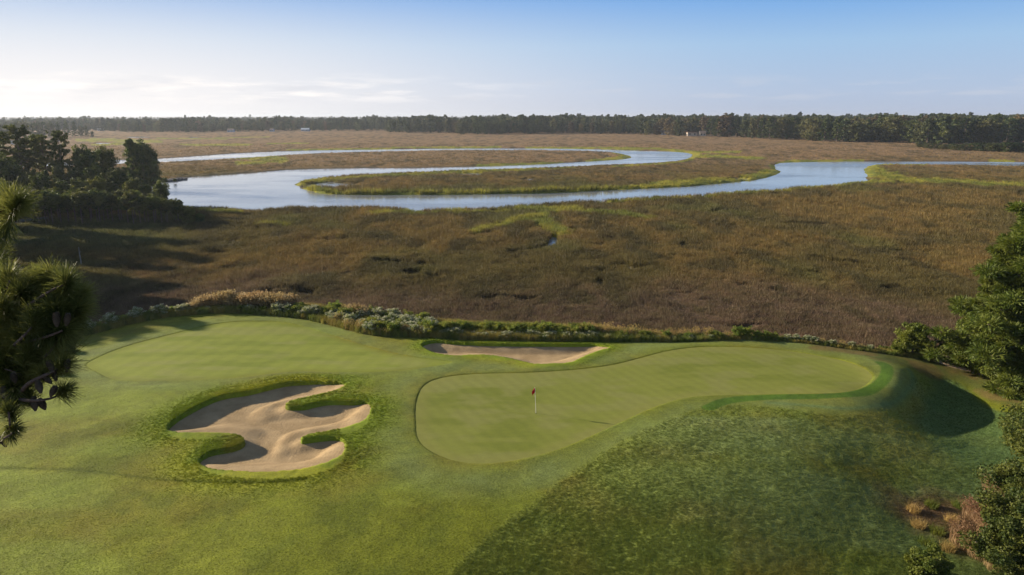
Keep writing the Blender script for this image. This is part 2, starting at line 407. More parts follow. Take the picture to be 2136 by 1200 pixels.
def bunker(poly, S, deep, reach, lip_hi, lip_lo, tongues=()):
    """returns how far the sand lies below the turf, everywhere within the bunker and a little beyond"""
    m = S < 1.2
    d, nx, ny = seg_dist(GX[m], GY[m], poly, normal=True)
    s = np.where(S[m] < 0, -1, 1) * (nx * 0.72 * -1 + ny * 0.55)      # 1 where the edge faces the far left (the steep lip)
    e = np.full(S.shape, lip_lo); e[m] = lip_lo + (lip_hi - lip_lo) * sstep(-0.25, 0.75, s)
    for ln in tongues:
        L_ = on_ground(ln); dt = np.full(S.shape, 9.0); dt[m] = seg_dist(GX[m], GY[m], L_, False); e = np.where(dt < 1.7, np.maximum(e, 0.33), e)
    tong = e > 0.32
    e = blur(e, 3, 2)
    rc_ = np.full(S.shape, reach); rc_[m] = reach * (1.35 - 0.85 * sstep(-0.4, 0.5, s)); rc_ = np.where(tong, reach * 0.45, rc_); rc_ = blur(rc_, 3, 2)
    t = sstep(0.0, 1.0, -S / rc_)
    return e * (1 - t) + deep * t, e
DF, EF = bunker(FRONT_B, SFB, 0.64, 2.5, 0.38, 0.08,
    ([(606,845),(650,838),(700,824)], [(640,914),(670,908),(700,902)], [(400,915),(450,915),(500,916)]))
DB, EB = bunker(BACK_B, SBB, 0.80, 2.5, 0.32, 0.08)
Zsand_f = Zb - DF - 0.03; Zsand_b = Zb - DB - 0.03
turfn = (fbm(GX / 0.30, GY / 0.30, 11, 2) - 0.5)
rough_m = sstep(0.4, -0.4, SRG) * sstep(0.5, -0.5, ESD)
bunk_m = np.maximum(np.exp(-(np.clip(SFB - 0.2, 0, 9) / 2.2) ** 2), np.exp(-(np.clip(SBB, 0, 9) / 1.2) ** 2)) * sstep(0.3, 1.2, SG) * sstep(0.0, 1.0, SA)
Zg = Zb + turfn * (0.02 + 0.045 * rough_m + 0.035 * bunk_m) * sstep(0, 0.5, np.minimum(SG, SA))
Zg = Zg + 0.014 * (0.25 + (fbm(GX / 1.1, GY / 1.1, 23, 2) - 0.5) * 3.5) * rough_m
Zg -= np.clip(-SFB / 0.28, 0, 1) * 2.6 + np.clip(-SBB / 0.28, 0, 1) * 2.2
Zg -= np.clip(-SG / 0.30, 0, 1) * 0.13 + np.clip(-SA / 0.30, 0, 1) * 0.10
ZGR = Zb - 0.045                                  # both putting surfaces lie a little lower than their collars
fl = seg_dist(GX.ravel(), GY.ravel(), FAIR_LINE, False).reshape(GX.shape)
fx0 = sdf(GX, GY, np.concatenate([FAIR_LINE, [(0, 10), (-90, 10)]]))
Zg -= 0.06 * sstep(0.12, -0.12, fx0) * np.exp(-(fl / 0.9) ** 2)

def lin(c): return np.array(c, float)
def mixc(a, b, t): return a * (1 - t[..., None]) + b * t[..., None]
C = np.broadcast_to(lin((0.148, 0.166, 0.011)), GX.shape + (3,)).copy()       # fairway cut
n1 = fbm(GX / 7, GY / 7, 41, 4); n2 = fbm(GX / 2.2, GY / 2.2, 43, 4); n3 = fbm(GX / 14, GY / 5, 47, 3)
C = mixc(C, lin((0.165, 0.148, 0.014)), sstep(0.42, 0.62, n1) * 0.7)
C = mixc(C, lin((0.082, 0.104, 0.008)), sstep(0.5, 0.7, n2) * 0.5)
C = mixc(C, lin((0.185, 0.230, 0.030)), sstep(0.50, 0.66, n3) * 0.6)
# dew lies as a pale bluish cast on the collars and on the hollow to the right
dew = np.maximum(np.exp(-((SG - 2.2) / 2.0) ** 2), 0.8 * np.exp(-((SA - 1.0) / 1.8) ** 2)) * (0.45 + 0.75 * n2) * (SG > 0) * (SA > 0)
C = mixc(C, lin((0.160, 0.200, 0.060)), np.clip(dew * 0.75, 0, 1) * (1 - 0.85 * bunk_m))
C = mixc(C, lin((0.155, 0.205, 0.012)), np.clip(bunk_m * 1.1, 0, 1) * sstep(0.30, 0.55, n2 + 0.12))
C = mixc(C, lin((0.27, 0.26, 0.016)), bunk_m * sstep(0.52, 0.66, n1) * 0.7)
rc = mixc(np.broadcast_to(lin((0.165, 0.195, 0.032)), C.shape), lin((0.195, 0.190, 0.036)), sstep(0.40, 0.62, n1))
rc = mixc(rc, lin((0.135, 0.175, 0.026)), sstep(0.48, 0.66, n2) * 0.5)
rc = mixc(rc, lin((0.175, 0.225, 0.080)), sstep(0.40, 0.65, n3) * sstep(0, 22, GX) * 0.7)
hollow = sstep(1.9, 1.0, Zb) * sstep(-1, -3, ESD)
rc = mixc(rc, lin((0.080, 0.140, 0.045)), hollow * 0.8)
C = mixc(C, rc, rough_m)
C = mixc(C, lin((0.055, 0.080, 0.010)), np.exp(-((fx0 + 0.03) / 0.10) ** 2) * (np.abs(fl) < 2) * 0.45)  # longer-grass lip at the mowing step, darkened to paint in the step's shadow
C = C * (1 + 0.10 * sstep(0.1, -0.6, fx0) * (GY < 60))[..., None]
br = sstep(0.7, -0.7, sdf(GX, GY, brown_poly) + (n2 - 0.5) * 2.2)
C = mixc(C, mixc(np.broadcast_to(lin((0.150, 0.118, 0.036)), C.shape), lin((0.095, 0.110, 0.025)), sstep(0.42, 0.62, n2)), br)
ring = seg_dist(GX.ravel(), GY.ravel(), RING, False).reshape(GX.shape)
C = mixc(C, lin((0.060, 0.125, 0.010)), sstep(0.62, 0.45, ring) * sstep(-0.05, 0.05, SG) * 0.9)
cr = seg_dist(GX.ravel(), GY.ravel(), COLLAR_R, False).reshape(GX.shape)
C = mixc(C, lin((0.120, 0.175, 0.060)), np.exp(-(cr / 0.28) ** 2) * 0.8)
bl = on_ground([(2000, 1090), (2060, 1130), (1950, 1075)])
bd = np.min([np.hypot(GX - q[0], GY - q[1]) for q in bl], 0)
C = mixc(C, lin((0.150, 0.095, 0.050)), sstep(4.0, 1.5, bd + (n2 - 0.5) * 3))
C = mixc(C, lin((0.10, 0.085, 0.05)), sstep(-0.3, 1.0, ESD))
C = np.clip(C, 0.005, 1)
Cg = np.broadcast_to(lin((0.180, 0.198, 0.034)), C.shape)
st = fbm(GX / 5, GY / 1.6, 71, 4)
Cg = mixc(Cg, lin((0.150, 0.172, 0.024)), sstep(0.45, 0.68, st))
Cg = mixc(Cg, lin((0.200, 0.205, 0.055)), sstep(0.50, 0.70, fbm(GX / 3.0, GY / 1.8, 77, 5)) * 0.7)
Cg = mixc(Cg, lin((0.205, 0.205, 0.048)), sstep(-1.6, -0.3, SG) * 0.6)
Ca = mixc(np.broadcast_to(lin((0.205, 0.235, 0.034)), C.shape), lin((0.165, 0.200, 0.024)), sstep(0.45, 0.68, st))
Ca = mixc(Ca, lin((0.215, 0.228, 0.055)), sstep(0.50, 0.70, fbm(GX / 4.5, GY / 1.5, 79, 4)) * 0.8)

def stripes(x, y, ang, wd): return np.tanh(4 * np.sin((x * math.cos(ang) + y * math.sin(ang)) * math.pi / wd))
Cg = Cg * (1 + 0.030 * stripes(GX, GY, 0.5, 0.55))[..., None]; Ca = Ca * (1 + 0.035 * stripes(GX, GY, -0.25, 0.9))[..., None]
fair_w = (1 - np.clip(rough_m + bunk_m, 0, 1)) * sstep(0, -1, ESD)
C = C * (1 + 0.050 * fair_w * stripes(GX, GY, -0.9, 2.3))[..., None]
Ca = mixc(Ca, C, sstep(-1.4, -0.1, SA) * 0.55)
def ground_mat(name, fine, bump, bs, dist=0.03, rough=0.85, stretch=(1, 1, 1), sheen=0.0, col=None):
    m = mat(name); t = NT(m); p = t.pos(stretch)
    a = t.n('ShaderNodeAttribute', attribute_name='col').outputs['Color'] if col is None else col(t, p)
    f1 = t.ramp(t.noise(p, bs, 5, 0.65), 0.30, 0.70, 1 - fine, 1 + fine)
    f2 = t.ramp(t.noise(p, bs * 0.13, 4, 0.6), 0.3, 0.7, 1 - fine * 0.6, 1 + fine * 0.6)
    hsv = t.n('ShaderNodeHueSaturation', {'Color': a, 'Value': t.math('MULTIPLY', f1, f2)}).outputs[0]
    b = t.n('ShaderNodeBump', {'Height': t.noise(p, bs * 0.8, 6, 0.7), 'Strength': bump, 'Distance': dist}).outputs[0]
    t.out(t.n('ShaderNodeBsdfPrincipled', {'Base Color': hsv, 'Roughness': rough, 'Specular IOR Level': 0.15, 'Normal': b, 'Sheen Weight': sheen, 'Sheen Roughness': 0.6}).outputs[0])
    return m
M['turf'] = ground_mat('mown_turf', 0.22, 0.8, 9.0, 0.05)
M['green'] = ground_mat('putting_surface', 0.07, 0.25, 14.0, 0.012, stretch=(1, 1.6, 1))
def sandcol(t, p):
    return t.mix(t.ramp(t.noise(p, 0.7, 5), 0.3, 0.7), (0.31, 0.220, 0.118, 1), (0.43, 0.312, 0.175, 1))
m = mat('bunker_sand'); t = NT(m); p = t.pos()
wv = t.n('ShaderNodeTexWave', {'Vector': p, 'Scale': 1.3, 'Distortion': 7.0, 'Detail': 2.0, 'Detail Scale': 0.4}).outputs[1]
hh = t.math('ADD', t.math('MULTIPLY', t.noise(p, 5.0, 7, 0.75), 1.0), t.math('MULTIPLY', wv, 0.035))
sc_ = t.n('ShaderNodeHueSaturation', {'Color': sandcol(t, p), 'Value': t.ramp(t.noise(p, 16, 4, 0.7), 0.3, 0.7, 0.86, 1.14)}).outputs[0]
t.out(t.n('ShaderNodeBsdfPrincipled', {'Base Color': sc_, 'Roughness': 0.95, 'Specular IOR Level': 0.1,
      'Normal': t.n('ShaderNodeBump', {'Height': hh, 'Strength': 0.75, 'Distance': 0.10}).outputs[0]}).outputs[0])
M['sand'] = m

GF = grid_faces(*GX.shape)
def sheet(name, Z, mask, m_, colr):
    Vv = np.stack([GX, GY, Z], -1).reshape(-1, 3)
    mk = mask.ravel(); f = GF[mk[GF].any(1)] if mask is not True else GF
    used = np.zeros(len(Vv), bool); used[f.ravel()] = True
    idx = np.cumsum(used) - 1
    at_ = {}
    if colr is not None:
        at_['col'] = ('FLOAT_COLOR', np.concatenate([colr.reshape(-1, 3)[used], np.ones((used.sum(), 1))], 1))
    return obj(name, np_mesh(name, Vv[used], idx[f], m_, True, at_))
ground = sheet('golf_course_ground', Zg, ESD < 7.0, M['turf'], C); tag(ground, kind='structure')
o = sheet('putting_green', ZGR, SG < 0.12, M['green'], Cg)
tag(o, kind='structure', label='closely mown putting green around the red flag')
o = sheet('approach_green', ZGR, SA < 0.12, M['green'], Ca)
tag(o, kind='structure', label='pale mown apron beyond the many-fingered bunker')
o = sheet('sand_bunker', Zsand_f, SFB < 0.3, M['sand'], None)
tag(o, kind='structure', label='large many-fingered sand bunker left of the flag')
o = sheet('sand_bunker', Zsand_b, SBB < 0.3, M['sand'], None)
tag(o, kind='structure', label='long narrow sand bunker along the marsh edge')

def gsample(arr, x, y):
    i = np.clip((np.asarray(x) - gx[0]) / DX, 0, len(gx) - 1.001); j = np.clip((np.asarray(y) - gy[0]) / DX, 0, len(gy) - 1.001)
    a = i.astype(int); b = j.astype(int); u = i - a; v = j - b
    if arr.ndim == 3: u = u[..., None]; v = v[..., None]
    return (arr[b, a] * (1 - u) + arr[b, a + 1] * u) * (1 - v) + (arr[b + 1, a] * (1 - u) + arr[b + 1, a + 1] * u) * v

# ================================================================== MARSH, RIVER
RIVER_PX = [(-500,352),(-100,345),(130,338),(335,330.5),(480,321),(562,316.7),(674,313.7),(824,311.5),(974,310),(1100,310),(1140,310),(1253,312),(1309,313.7),(1365,315),
 (1416,317.6),(1440,321),(1445,324),(1438,330),(1404,337),(1337,342.4),(1281,344),(1197,348.5),(1112,352),(1000,355),(899,359),(798,363.5),(712,368.4),(656,375),(624,381),(617,385.5),(626,391),
 (648,399),(693,405.8),(802,407),(937,406.6),(1000,405.5),(1140,403.3),(1281,397),(1374,392.6),(1449,388.4),(1534,380),(1575,376),(1613,367),(1628,359),(1616,350),(1622,341.5),
 (1664,338.5),(1768,336.8),(1947,337),(2136,338.5),(2500,342),(2500,354),(2136,348.5),(2006,345.6),(1857,343.8),(1818,345.5),(1802,355),(1809,365),(1806,373),(1808,378),(1780,383),(1723,390.6),
 (1649,399),(1560,405.5),(1500,409),(1421,415.4),(1309,421.6),(1253,425),(1168,428.6),(1084,434),(1042,438),(1004,442),(940,443),(862,446.7),(846,441.5),(749,438.4),(618,439.2),(560,442),(517,445),
 (491,442),(424,438.4),(360,436),(310,428),(285,408),(300,392),(321,382),(352,377),(387,371),(417,368),(540,359.5),(618,353.4),(749,350.4),(843,350.4),(974,347.8),(1100,344),(1140,342.4),(1225,337.3),
 (1295,333),(1317,329),(1309,324),(1281,318.5),(1239,316.2),(1126,314.2),(1000,314.2),(899,315),(749,318),(637,322),(468,333),(337,339.5),(130,348),(-100,356),(-500,366)]
rp = np.array(RIVER_PX, float); rx, ry, _ = at(rp[:, 0], rp[:, 1], 0.0)
RIVER = smooth(np.stack([rx, ry], 1), 3)
PONDS = [(690,386,50,6.5),(985,362,26,2.4),(1105,373,18,2.2),(1540,372,26,1.6),(1162,446,7,3.2),(1130,480,4,3),(1157,494,9,3.5),(1118,470,5,2),(538,478,8,2),(2128,407,16,1.6),
 (1990,393,14,1.3),(2070,397,10,1.0),(1035,470,12,1.6),(40,296,36,4),(105,294,18,2),(290,286,30,1.1),(215,299,16,1.2),(404,287,7,0.9),(2060,408,6,1.0),(1270,326,8,1.3),(880,357,20,1.0),(820,389,60,1.2)]
def pond_mask(u, v):
    m = np.full(u.shape, 9.0)
    for (a, b, c, d) in PONDS:
        m = np.minimum(m, np.hypot((u - a) / c, (v - b) / d))
    return m + (vnoise(u / 9, v / 1.6, 5) - 0.5) * 0.7
# bands of bright cordgrass: (centre-line in picture, half height there)
BANDS = [([(640,392),(690,403),(800,404),(937,404),(1140,400),(1281,394),(1374,388),(1449,383),(1534,376),(1600,366),(1622,356),(1612,345)], 3.2),
 ([(622,384),(650,378),(700,374),(798,367),(899,362),(1000,357),(1110,355)], 2.6),
 ([(1370,386),(1420,382),(1480,378),(1540,377)], 5.5),([(1560,372),(1600,363),(1622,357)], 6.0),
 ([(1180,345),(1240,336),(1295,330),(1310,325),(1290,320)], 3.0),([(1000,345),(1100,342),(1180,339)], 1.6),
 ([(1255,309),(1330,310),(1370,311),(1430,317),(1450,322),(1440,332)], 2.4),([(1440,318),(1500,318),(1540,318)], 2.6),([(1440,328),(1480,326),(1560,330),(1590,330)], 3.0),
 ([(1281,348),(1337,345),(1404,340),(1440,334)], 1.8),([(1000,355),(1112,354),(1197,351)], 1.3),([(480,328),(540,330),(590,332)], 4.2),([(500,341),(560,338),(590,337)], 3.4),([(500,341),(530,340)],3.0),
 ([(820,308),(900,308),(1000,307.5),(1040,306.5)], 1.5),([(1100,308),(1200,309),(1260,308)], 1.4),([(600,313),(700,311),(820,310)], 1.0),
 ([(1815,344),(1808,352),(1815,362),(1850,372),(1900,377),(1990,380),(2080,385),(2136,388),(2300,391)], 5.0),([(1810,352),(1830,362),(1870,372)], 8.0),([(1740,388),(1790,382),(1830,379),(1860,381)], 3.4),
 ([(1820,344),(1860,343),(1930,344)], 1.8),([(2070,335),(2110,337)], 2.6),([(1622,340),(1660,336),(1700,336),(1800,334.5)], 1.6),
 ([(1500,409),(1560,406),(1649,400),(1723,391)], 1.9),([(1253,425),(1330,421),(1421,416),(1500,411)], 1.6),
 ([(1084,436),(1120,436),(1170,436),(1230,445),(1300,451),(1355,457)], 3.5),([(1140,438),(1120,452),(1080,462),(1040,473),(990,486)], 4.0),([(1125,450),(1132,465),(1155,478),(1172,490)], 6.0),([(1100,437),(1150,440),(1200,441)], 4.0),
 ([(862,445),(846,443)], 3.0),([(960,441),(940,442)], 3.2),([(780,450),(830,447),(880,447)], 3.0),([(424,442),(470,444),(500,446)], 3.0),([(900,447),(1004,444),(1060,440)], 1.2),([(540,471),(600,472)],2.2),
 ([(165,293),(230,293),(330,296)], 3.5),([(200,302),(280,300)], 2.5),([(380,301),(420,303),(520,302)], 2.0),([(330,289),(470,290)], 1.2),([(560,300),(640,299)], 1.3),([(450,288),(560,286)], 0.9)]
def band_mask(u, v):
    m = np.zeros(u.shape)
    for line, hw in BANDS:
        L = smooth(line, 4, False) if len(line) > 2 else np.array(line, float)
        lo = L.min(0); hi = L.max(0); pad = hw * 1.8
        s = (u > lo[0] - pad * 4) & (u < hi[0] + pad * 4) & (v > lo[1] - pad) & (v < hi[1] + pad)
        if not s.any(): continue
        Ls = L.copy(); Ls[:, 0] /= 3.2
        d = seg_dist(u[s] / 3.2, v[s], Ls, False) / hw
        m[s] = np.maximum(m[s], sstep(1.25, 0.7, d + (fbm(u[s] / 9, v[s] / 2.6, 9, 3) - 0.5) * 1.5))
    return m
def marsh_colour(x, y, u, v):
    purple = lin((0.125, 0.082, 0.052)); olive = lin((0.098, 0.074, 0.020)); gold = lin((0.162, 0.104, 0.028)); tan = lin((0.235, 0.150, 0.078)); dark = lin((0.045, 0.038, 0.014))
    n = fbm(x / 16, y / 30, 91, 4); n_ = fbm(x / 5, y / 11, 93, 4); nn = fbm(x / 60, y / 90, 95, 3)
    c = np.broadcast_to(olive, x.shape + (3,)).copy()
    c = mixc(c, gold, sstep(0.42, 0.62, n) * 0.9)
    c = mixc(c, tan, sstep(400, 300, v + (nn - 0.5) * 60) * 0.85)
    c = mixc(c, purple, sstep(560, 640, v + (n - 0.5) * 120 - 25 * sstep(1300, 2000, u)) * 0.95)
    c = mixc(c, lin((0.090, 0.098, 0.022)), sstep(0.54, 0.68, fbm(x / 24, y / 36, 97, 3)) * 0.6 * sstep(640, 560, v) * sstep(330, 400, v))
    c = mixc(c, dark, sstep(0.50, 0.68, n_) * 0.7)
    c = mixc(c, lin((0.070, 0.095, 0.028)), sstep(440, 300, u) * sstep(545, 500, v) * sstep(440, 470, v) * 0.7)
    g = band_mask(u, v)
    gc = mixc(np.broadcast_to(lin((0.255, 0.235, 0.030)), c.shape), lin((0.150, 0.165, 0.026)), sstep(0.42, 0.6, n_))
    return mixc(c, gc, g), g
# radial grid that follows the view: rows at even steps of picture height, fine columns in front and coarse ones off to the sides
vr = np.concatenate([np.arange(243.9, 246, 0.35), np.arange(246, 262, 1.0), np.arange(262, 345, 0.75), np.arange(345, 470, 1.0), np.arange(470, 800, 2.5), np.arange(800, 1500, 30)])
_, yr, _ = at(1068 + 0 * vr, vr, 0.5)
ua = np.concatenate([np.linspace(-3200, -260, 60)[:-1], np.arange(-260, 2400, 2.6), np.linspace(2400, 5400, 60)])
tx = (ua - 1068) / F
MY = yr[:, None] + 0 * tx[None, :]
depth = at(1068 + 0 * vr, vr, 0.5)[1][:, None]
dep_cam = (depth * cp - (0.5 - CAM_Z) * sp_)
MX = tx[None, :] * dep_cam
U = ua[None, :] + 0 * MY; V = vr[:, None] + 0 * MX
sel = V < 560
RSD = np.full(MX.shape, 50.0)
pm = sel & (V > 300)
xs_, ys_ = MX[pm], MY[pm]
RSD[pm] = np.where(inside(xs_, ys_, RIVER), -1, 1) * seg_dist(xs_, ys_, RIVER)
cell = np.gradient(yr)[:, None] * -1 * np.ones_like(MX)
cell = np.clip(np.abs(cell), 0.6, 1e4)
jit = (fbm(MX / 3.5, MY / 7, 33, 3) - 0.5) * 3.0
RZ = np.clip((RSD + jit * sstep(0, 4, np.abs(RSD) + 2)) / np.maximum(cell * 0.9, 1.0), -1, 1) * 0.62
MZ = RZ.copy()
pmk = pond_mask(U, V)
MZ = np.where(sel, np.minimum(MZ, np.clip((pmk - 1.0) * 3, -1, 1) * 0.62), MZ)
EM = edge_sd(MX, MY)
CREEKS = [[(1068,528),(1080,524),(1110,524),(1150,516),(1150,508),(1158,497)],[(765,546),(790,548),(845,552),(880,551)],[(855,572),(880,578),(905,580)],[(1265,552),(1300,553),(1335,559)],[(1555,597),(1585,605),(1625,612)],
 [(1845,525),(1880,526),(1925,528)],[(640,500),(690,503),(740,500)],[(1480,445),(1500,441),(1530,443)],[(1380,436),(1420,438),(1440,441)],[(1640,470),(1680,468),(1715,472)],[(1960,398),(2000,402),(2060,402)],
 [(1860,388),(1900,394),(1960,395)],[(1230,470),(1290,474),(1330,472)],[(980,492),(1010,490),(1040,486)],[(1700,540),(1740,548),(1790,549)],[(560,610),(600,606),(650,612)],[(1010,625),(1050,620),(1100,624)]]
CW = [on_ground(c, lambda a_, b_: 0.5 + 0 * a_) for c in CREEKS]
def creek_d(x, y):
    d = np.full(x.shape, 9.0)
    for c in CW:
        lo = c.min(0) - 5; hi = c.max(0) + 5; q = (x > lo[0]) & (x < hi[0]) & (y > lo[1]) & (y < hi[1])
        if q.any(): d[q] = np.minimum(d[q], seg_dist(x[q], y[q], c, False))
    return d + (fbm(x / 1.8, y / 1.8, 29, 2) - 0.5) * 1.8
CD = creek_d(MX, MY)
MZ = MZ
MZ = MZ + (fbm(MX / 6, MY / 9, 55, 4) - 0.5) * 0.55 * sstep(1.0, 6.0, RSD) * sstep(1.5, 8, EM) * sstep(1.0, 1.4, pmk) * sstep(3000, 900, MY)
hole = fbm(MX / 7, MY / 5, 88, 2)
MZ = MZ - 0.5 * sstep(0.84, 0.90, hole) * sstep(3, 9, RSD) * sstep(400, 250, MY)
MZ = MZ - 0.75 * sstep(1.7, 0.9, CD)
MZ = np.where(EM < 0, np.minimum(MZ, 0.35) - sstep(0, -4, EM) * 1.2, MZ)
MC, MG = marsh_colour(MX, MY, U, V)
mud = sstep(0.45, 0.05, MZ) * sstep(-4, 0, EM)
MC = mixc(MC, lin((0.055, 0.048, 0.028)), mud * (1 - MG) * 0.8)
M['marsh'] = ground_mat('marsh_surface', 0.30, 1.0, 2.2, 0.5, rough=0.95)
Mv = np.stack([MX, MY, MZ], -1).reshape(-1, 3)
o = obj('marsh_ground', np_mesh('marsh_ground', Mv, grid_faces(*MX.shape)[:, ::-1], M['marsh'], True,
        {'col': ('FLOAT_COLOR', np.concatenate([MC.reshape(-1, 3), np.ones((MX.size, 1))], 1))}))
tag(o, kind='structure')
v_, f_ = box(-15000, 15000, -300, 22000, -3.0, -1.6)
M['mud'] = plain_mat('mud', (0.08, 0.065, 0.045), (0.12, 0.10, 0.07), 0.05, 0.9)
tag(obj('river_bed', np_mesh('river_bed', v_, f_, M['mud'])), kind='structure')

m = mat('river_water'); t = NT(m)
p1 = t.pos((0.35, 1.0, 1)); p2 = t.pos((0.010, 0.022, 1))
wind = t.ramp(t.noise(p2, 1.0, 4, 0.6), 0.42, 0.60)
hgt = t.math('ADD', t.noise(p1, 2.2, 5, 0.6), t.math('MULTIPLY', t.noise(p1, 0.5, 3), 1.5))
bmp = t.n('ShaderNodeBump', {'Height': hgt, 'Strength': t.math('ADD', t.math('MULTIPLY', wind, 0.13), 0.03), 'Distance': 0.25}).outputs[0]
t.out(t.n('ShaderNodeBsdfPrincipled', {'Base Color': (0.24, 0.26, 0.28, 1), 'Roughness': t.math('ADD', t.math('MULTIPLY', wind, 0.10), 0.06), 'IOR': 1.45, 'Normal': bmp,
      'Specular IOR Level': 0.5}).outputs[0])
M['water'] = m
wv_ = np.array([(-9000, 80, 0.0), (9000, 80, 0), (9000, 9000, 0), (-9000, 9000, 0)], float)
tag(obj('river_water', np_mesh('river_water', wv_, np.array([[0, 1, 2, 3]]), M['water'])), kind='structure')

# ================================================================== SCATTERED GRASS (uncountable: one object each)
def blade_tuft(seed, n, rad, h, wdt, lean=0.35, seg=2):
    r = np.random.default_rng(seed); V_ = []; F_ = []
    for i in range(n):
        a = r.uniform(0, 2 * math.pi); q = rad * math.sqrt(r.uniform()); bx, by = q * math.cos(a), q * math.sin(a)
        hh_ = h * r.uniform(0.55, 1.1); la = r.uniform(0, 2 * math.pi); le = lean * hh_ * r.uniform(0.2, 1.0)
        wa = r.uniform(0, math.pi); wx, wy = math.cos(wa) * wdt / 2, math.sin(wa) * wdt / 2
        b = len(V_)
        mx_, my_ = bx + math.cos(la) * le * 0.3, by + math.sin(la) * le * 0.3
        V_ += [(bx - wx, by - wy, -0.1 * h), (bx + wx, by + wy, -0.1 * h), (mx_ + wx * 0.8, my_ + wy * 0.8, hh_ * 0.55), (mx_ - wx * 0.8, my_ - wy * 0.8, hh_ * 0.55),
               (bx + math.cos(la) * le, by + math.sin(la) * le, hh_)]
        F_ += [(b, b + 1, b + 2), (b, b + 2, b + 3), (b + 3, b + 2, b + 4)]
    return np.array(V_), np.array(F_)
def scatter(name, label, x, y, z, sc, colr, tufts, m_, parent_kind='stuff', cat='grass', flat=None):
    srcs = []
    for i, (v, f) in enumerate(tufts):
        me = np_mesh('tuft', v, f, m_); s = bpy.data.objects.new('tuft', me); srcs.append(s)
    n = len(x); pts = np.stack([x, y, z], -1)
    me = bpy.data.meshes.new(name); me.vertices.add(n); me.vertices.foreach_set('co', pts.astype(np.float32).ravel())
    for an, ty, arr, key in (('sc', 'FLOAT', sc, 'value'), ('rz', 'FLOAT', rng.uniform(0, 6.28, n), 'value'), ('vi', 'INT', rng.integers(0, len(tufts), n), 'value')):
        a = me.attributes.new(an, ty, 'POINT'); a.data.foreach_set(key, np.asarray(arr, np.int32 if ty == 'INT' else np.float32))
    a = me.attributes.new('col', 'FLOAT_COLOR', 'POINT'); a.data.foreach_set('color', np.concatenate([colr, np.ones((n, 1))], 1).astype(np.float32).ravel())
    me.materials.append(m_)
    o_ = obj(name, me)
    g = bpy.data.node_groups.new('scatter', 'GeometryNodeTree')
    g.interface.new_socket('Geometry', in_out='INPUT', socket_type='NodeSocketGeometry'); g.interface.new_socket('Geometry', in_out='OUTPUT', socket_type='NodeSocketGeometry')
    N = g.nodes.new; L = g.links.new
    gi = N('NodeGroupInput'); go = N('NodeGroupOutput'); ip = N('GeometryNodeInstanceOnPoints'); j = N('GeometryNodeJoinGeometry')
    for s in srcs:
        oi = N('GeometryNodeObjectInfo'); oi.inputs['Object'].default_value = s; oi.inputs['As Instance'].default_value = True
        L(oi.outputs['Geometry'], j.inputs[0])
    def na(nm, ty):
        q = N('GeometryNodeInputNamedAttribute'); q.data_type = ty; q.inputs['Name'].default_value = nm; return q.outputs['Attribute']
    cx_ = N('ShaderNodeCombineXYZ'); L(na('rz', 'FLOAT'), cx_.inputs[2])
    L(gi.outputs[0], ip.inputs['Points']); L(j.outputs[0], ip.inputs['Instance']); ip.inputs['Pick Instance'].default_value = True
    L(na('vi', 'INT'), ip.inputs['Instance Index']); L(cx_.outputs[0], ip.inputs['Rotation']); L(na('sc', 'FLOAT'), ip.inputs['Scale'])
    L(ip.outputs[0], go.inputs[0])
    md = o_.modifiers.new('scatter', 'NODES'); md.node_group = g
    tag(o_, label, cat, kind='stuff'); return o_

# ---- marsh grass over the whole near and middle marsh, thinner and larger with distance
def wedge(n, v0, v1, u0=-220, u1=2360, pw=1.0):
    v = v0 + (v1 - v0) * rng.uniform(0, 1, n) ** pw; u = rng.uniform(u0, u1, n)
    x, y, z = at(u, v, 0.5); return x, y, u, v
x, y, u, v = wedge(330000, 300, 745)
msd = np.full(x.shape, 50.0); q = v < 470; msd[q] = np.where(inside(x[q], y[q], RIVER), -1, 1) * seg_dist(x[q], y[q], RIVER)
dens = sstep(0.30, 0.50, fbm(x / 3, y / 5, 61, 3) + 0.2)
hole_ = fbm(x / 7, y / 5, 88, 2)
e_ = edge_sd(x, y)
keep = (msd > 0.4 + 5.0 * sstep(240, 380, y)) & (pond_mask(u, v) > 1.15) & (rng.uniform(0, 1, len(x)) < dens) & (e_ > 1.0 * bank_w(x)) & (hole_ < 0.86) & (creek_d(x, y) > 1.25) & ((v > 345) | (rng.uniform(0, 1, len(x)) < 0.6))
x, y, u, v, e_, msd = (q[keep] for q in (x, y, u, v, e_, msd))
c_, g_ = marsh_colour(x, y, u, v)
c_ = c_ * (rng.uniform(0.55, 1.55, len(x)) * 1.15 * (0.7 + 0.6 * fbm(x / 1.6, y / 3.5, 62, 2)))[:, None]
c_ = mixc(c_, lin((0.16, 0.15, 0.03)), sstep(5.5, 2.5, e_) * 0.45 * (u < 1500))
sc_a = np.clip(0.75 + (y - 80) / 170, 0.75, 2.4) * rng.uniform(0.7, 1.2, len(x)) * (0.75 + 0.5 * fbm(x / 10, y / 14, 66, 3))
sc_a = np.where(y > 260, np.minimum(sc_a, 1.2), sc_a)
scatter('marsh_grass', 'brown and olive marsh grass covering the flats around the river', x, y, 0.30 + (fbm(x / 6, y / 9, 55, 4) - 0.5) * 1.3 * sstep(1, 8, msd) * sstep(500, 250, y), sc_a, c_,
        [blade_tuft(100 + i, 26, 0.50, 0.95, 0.045, 0.35) for i in range(6)], M['inst'])

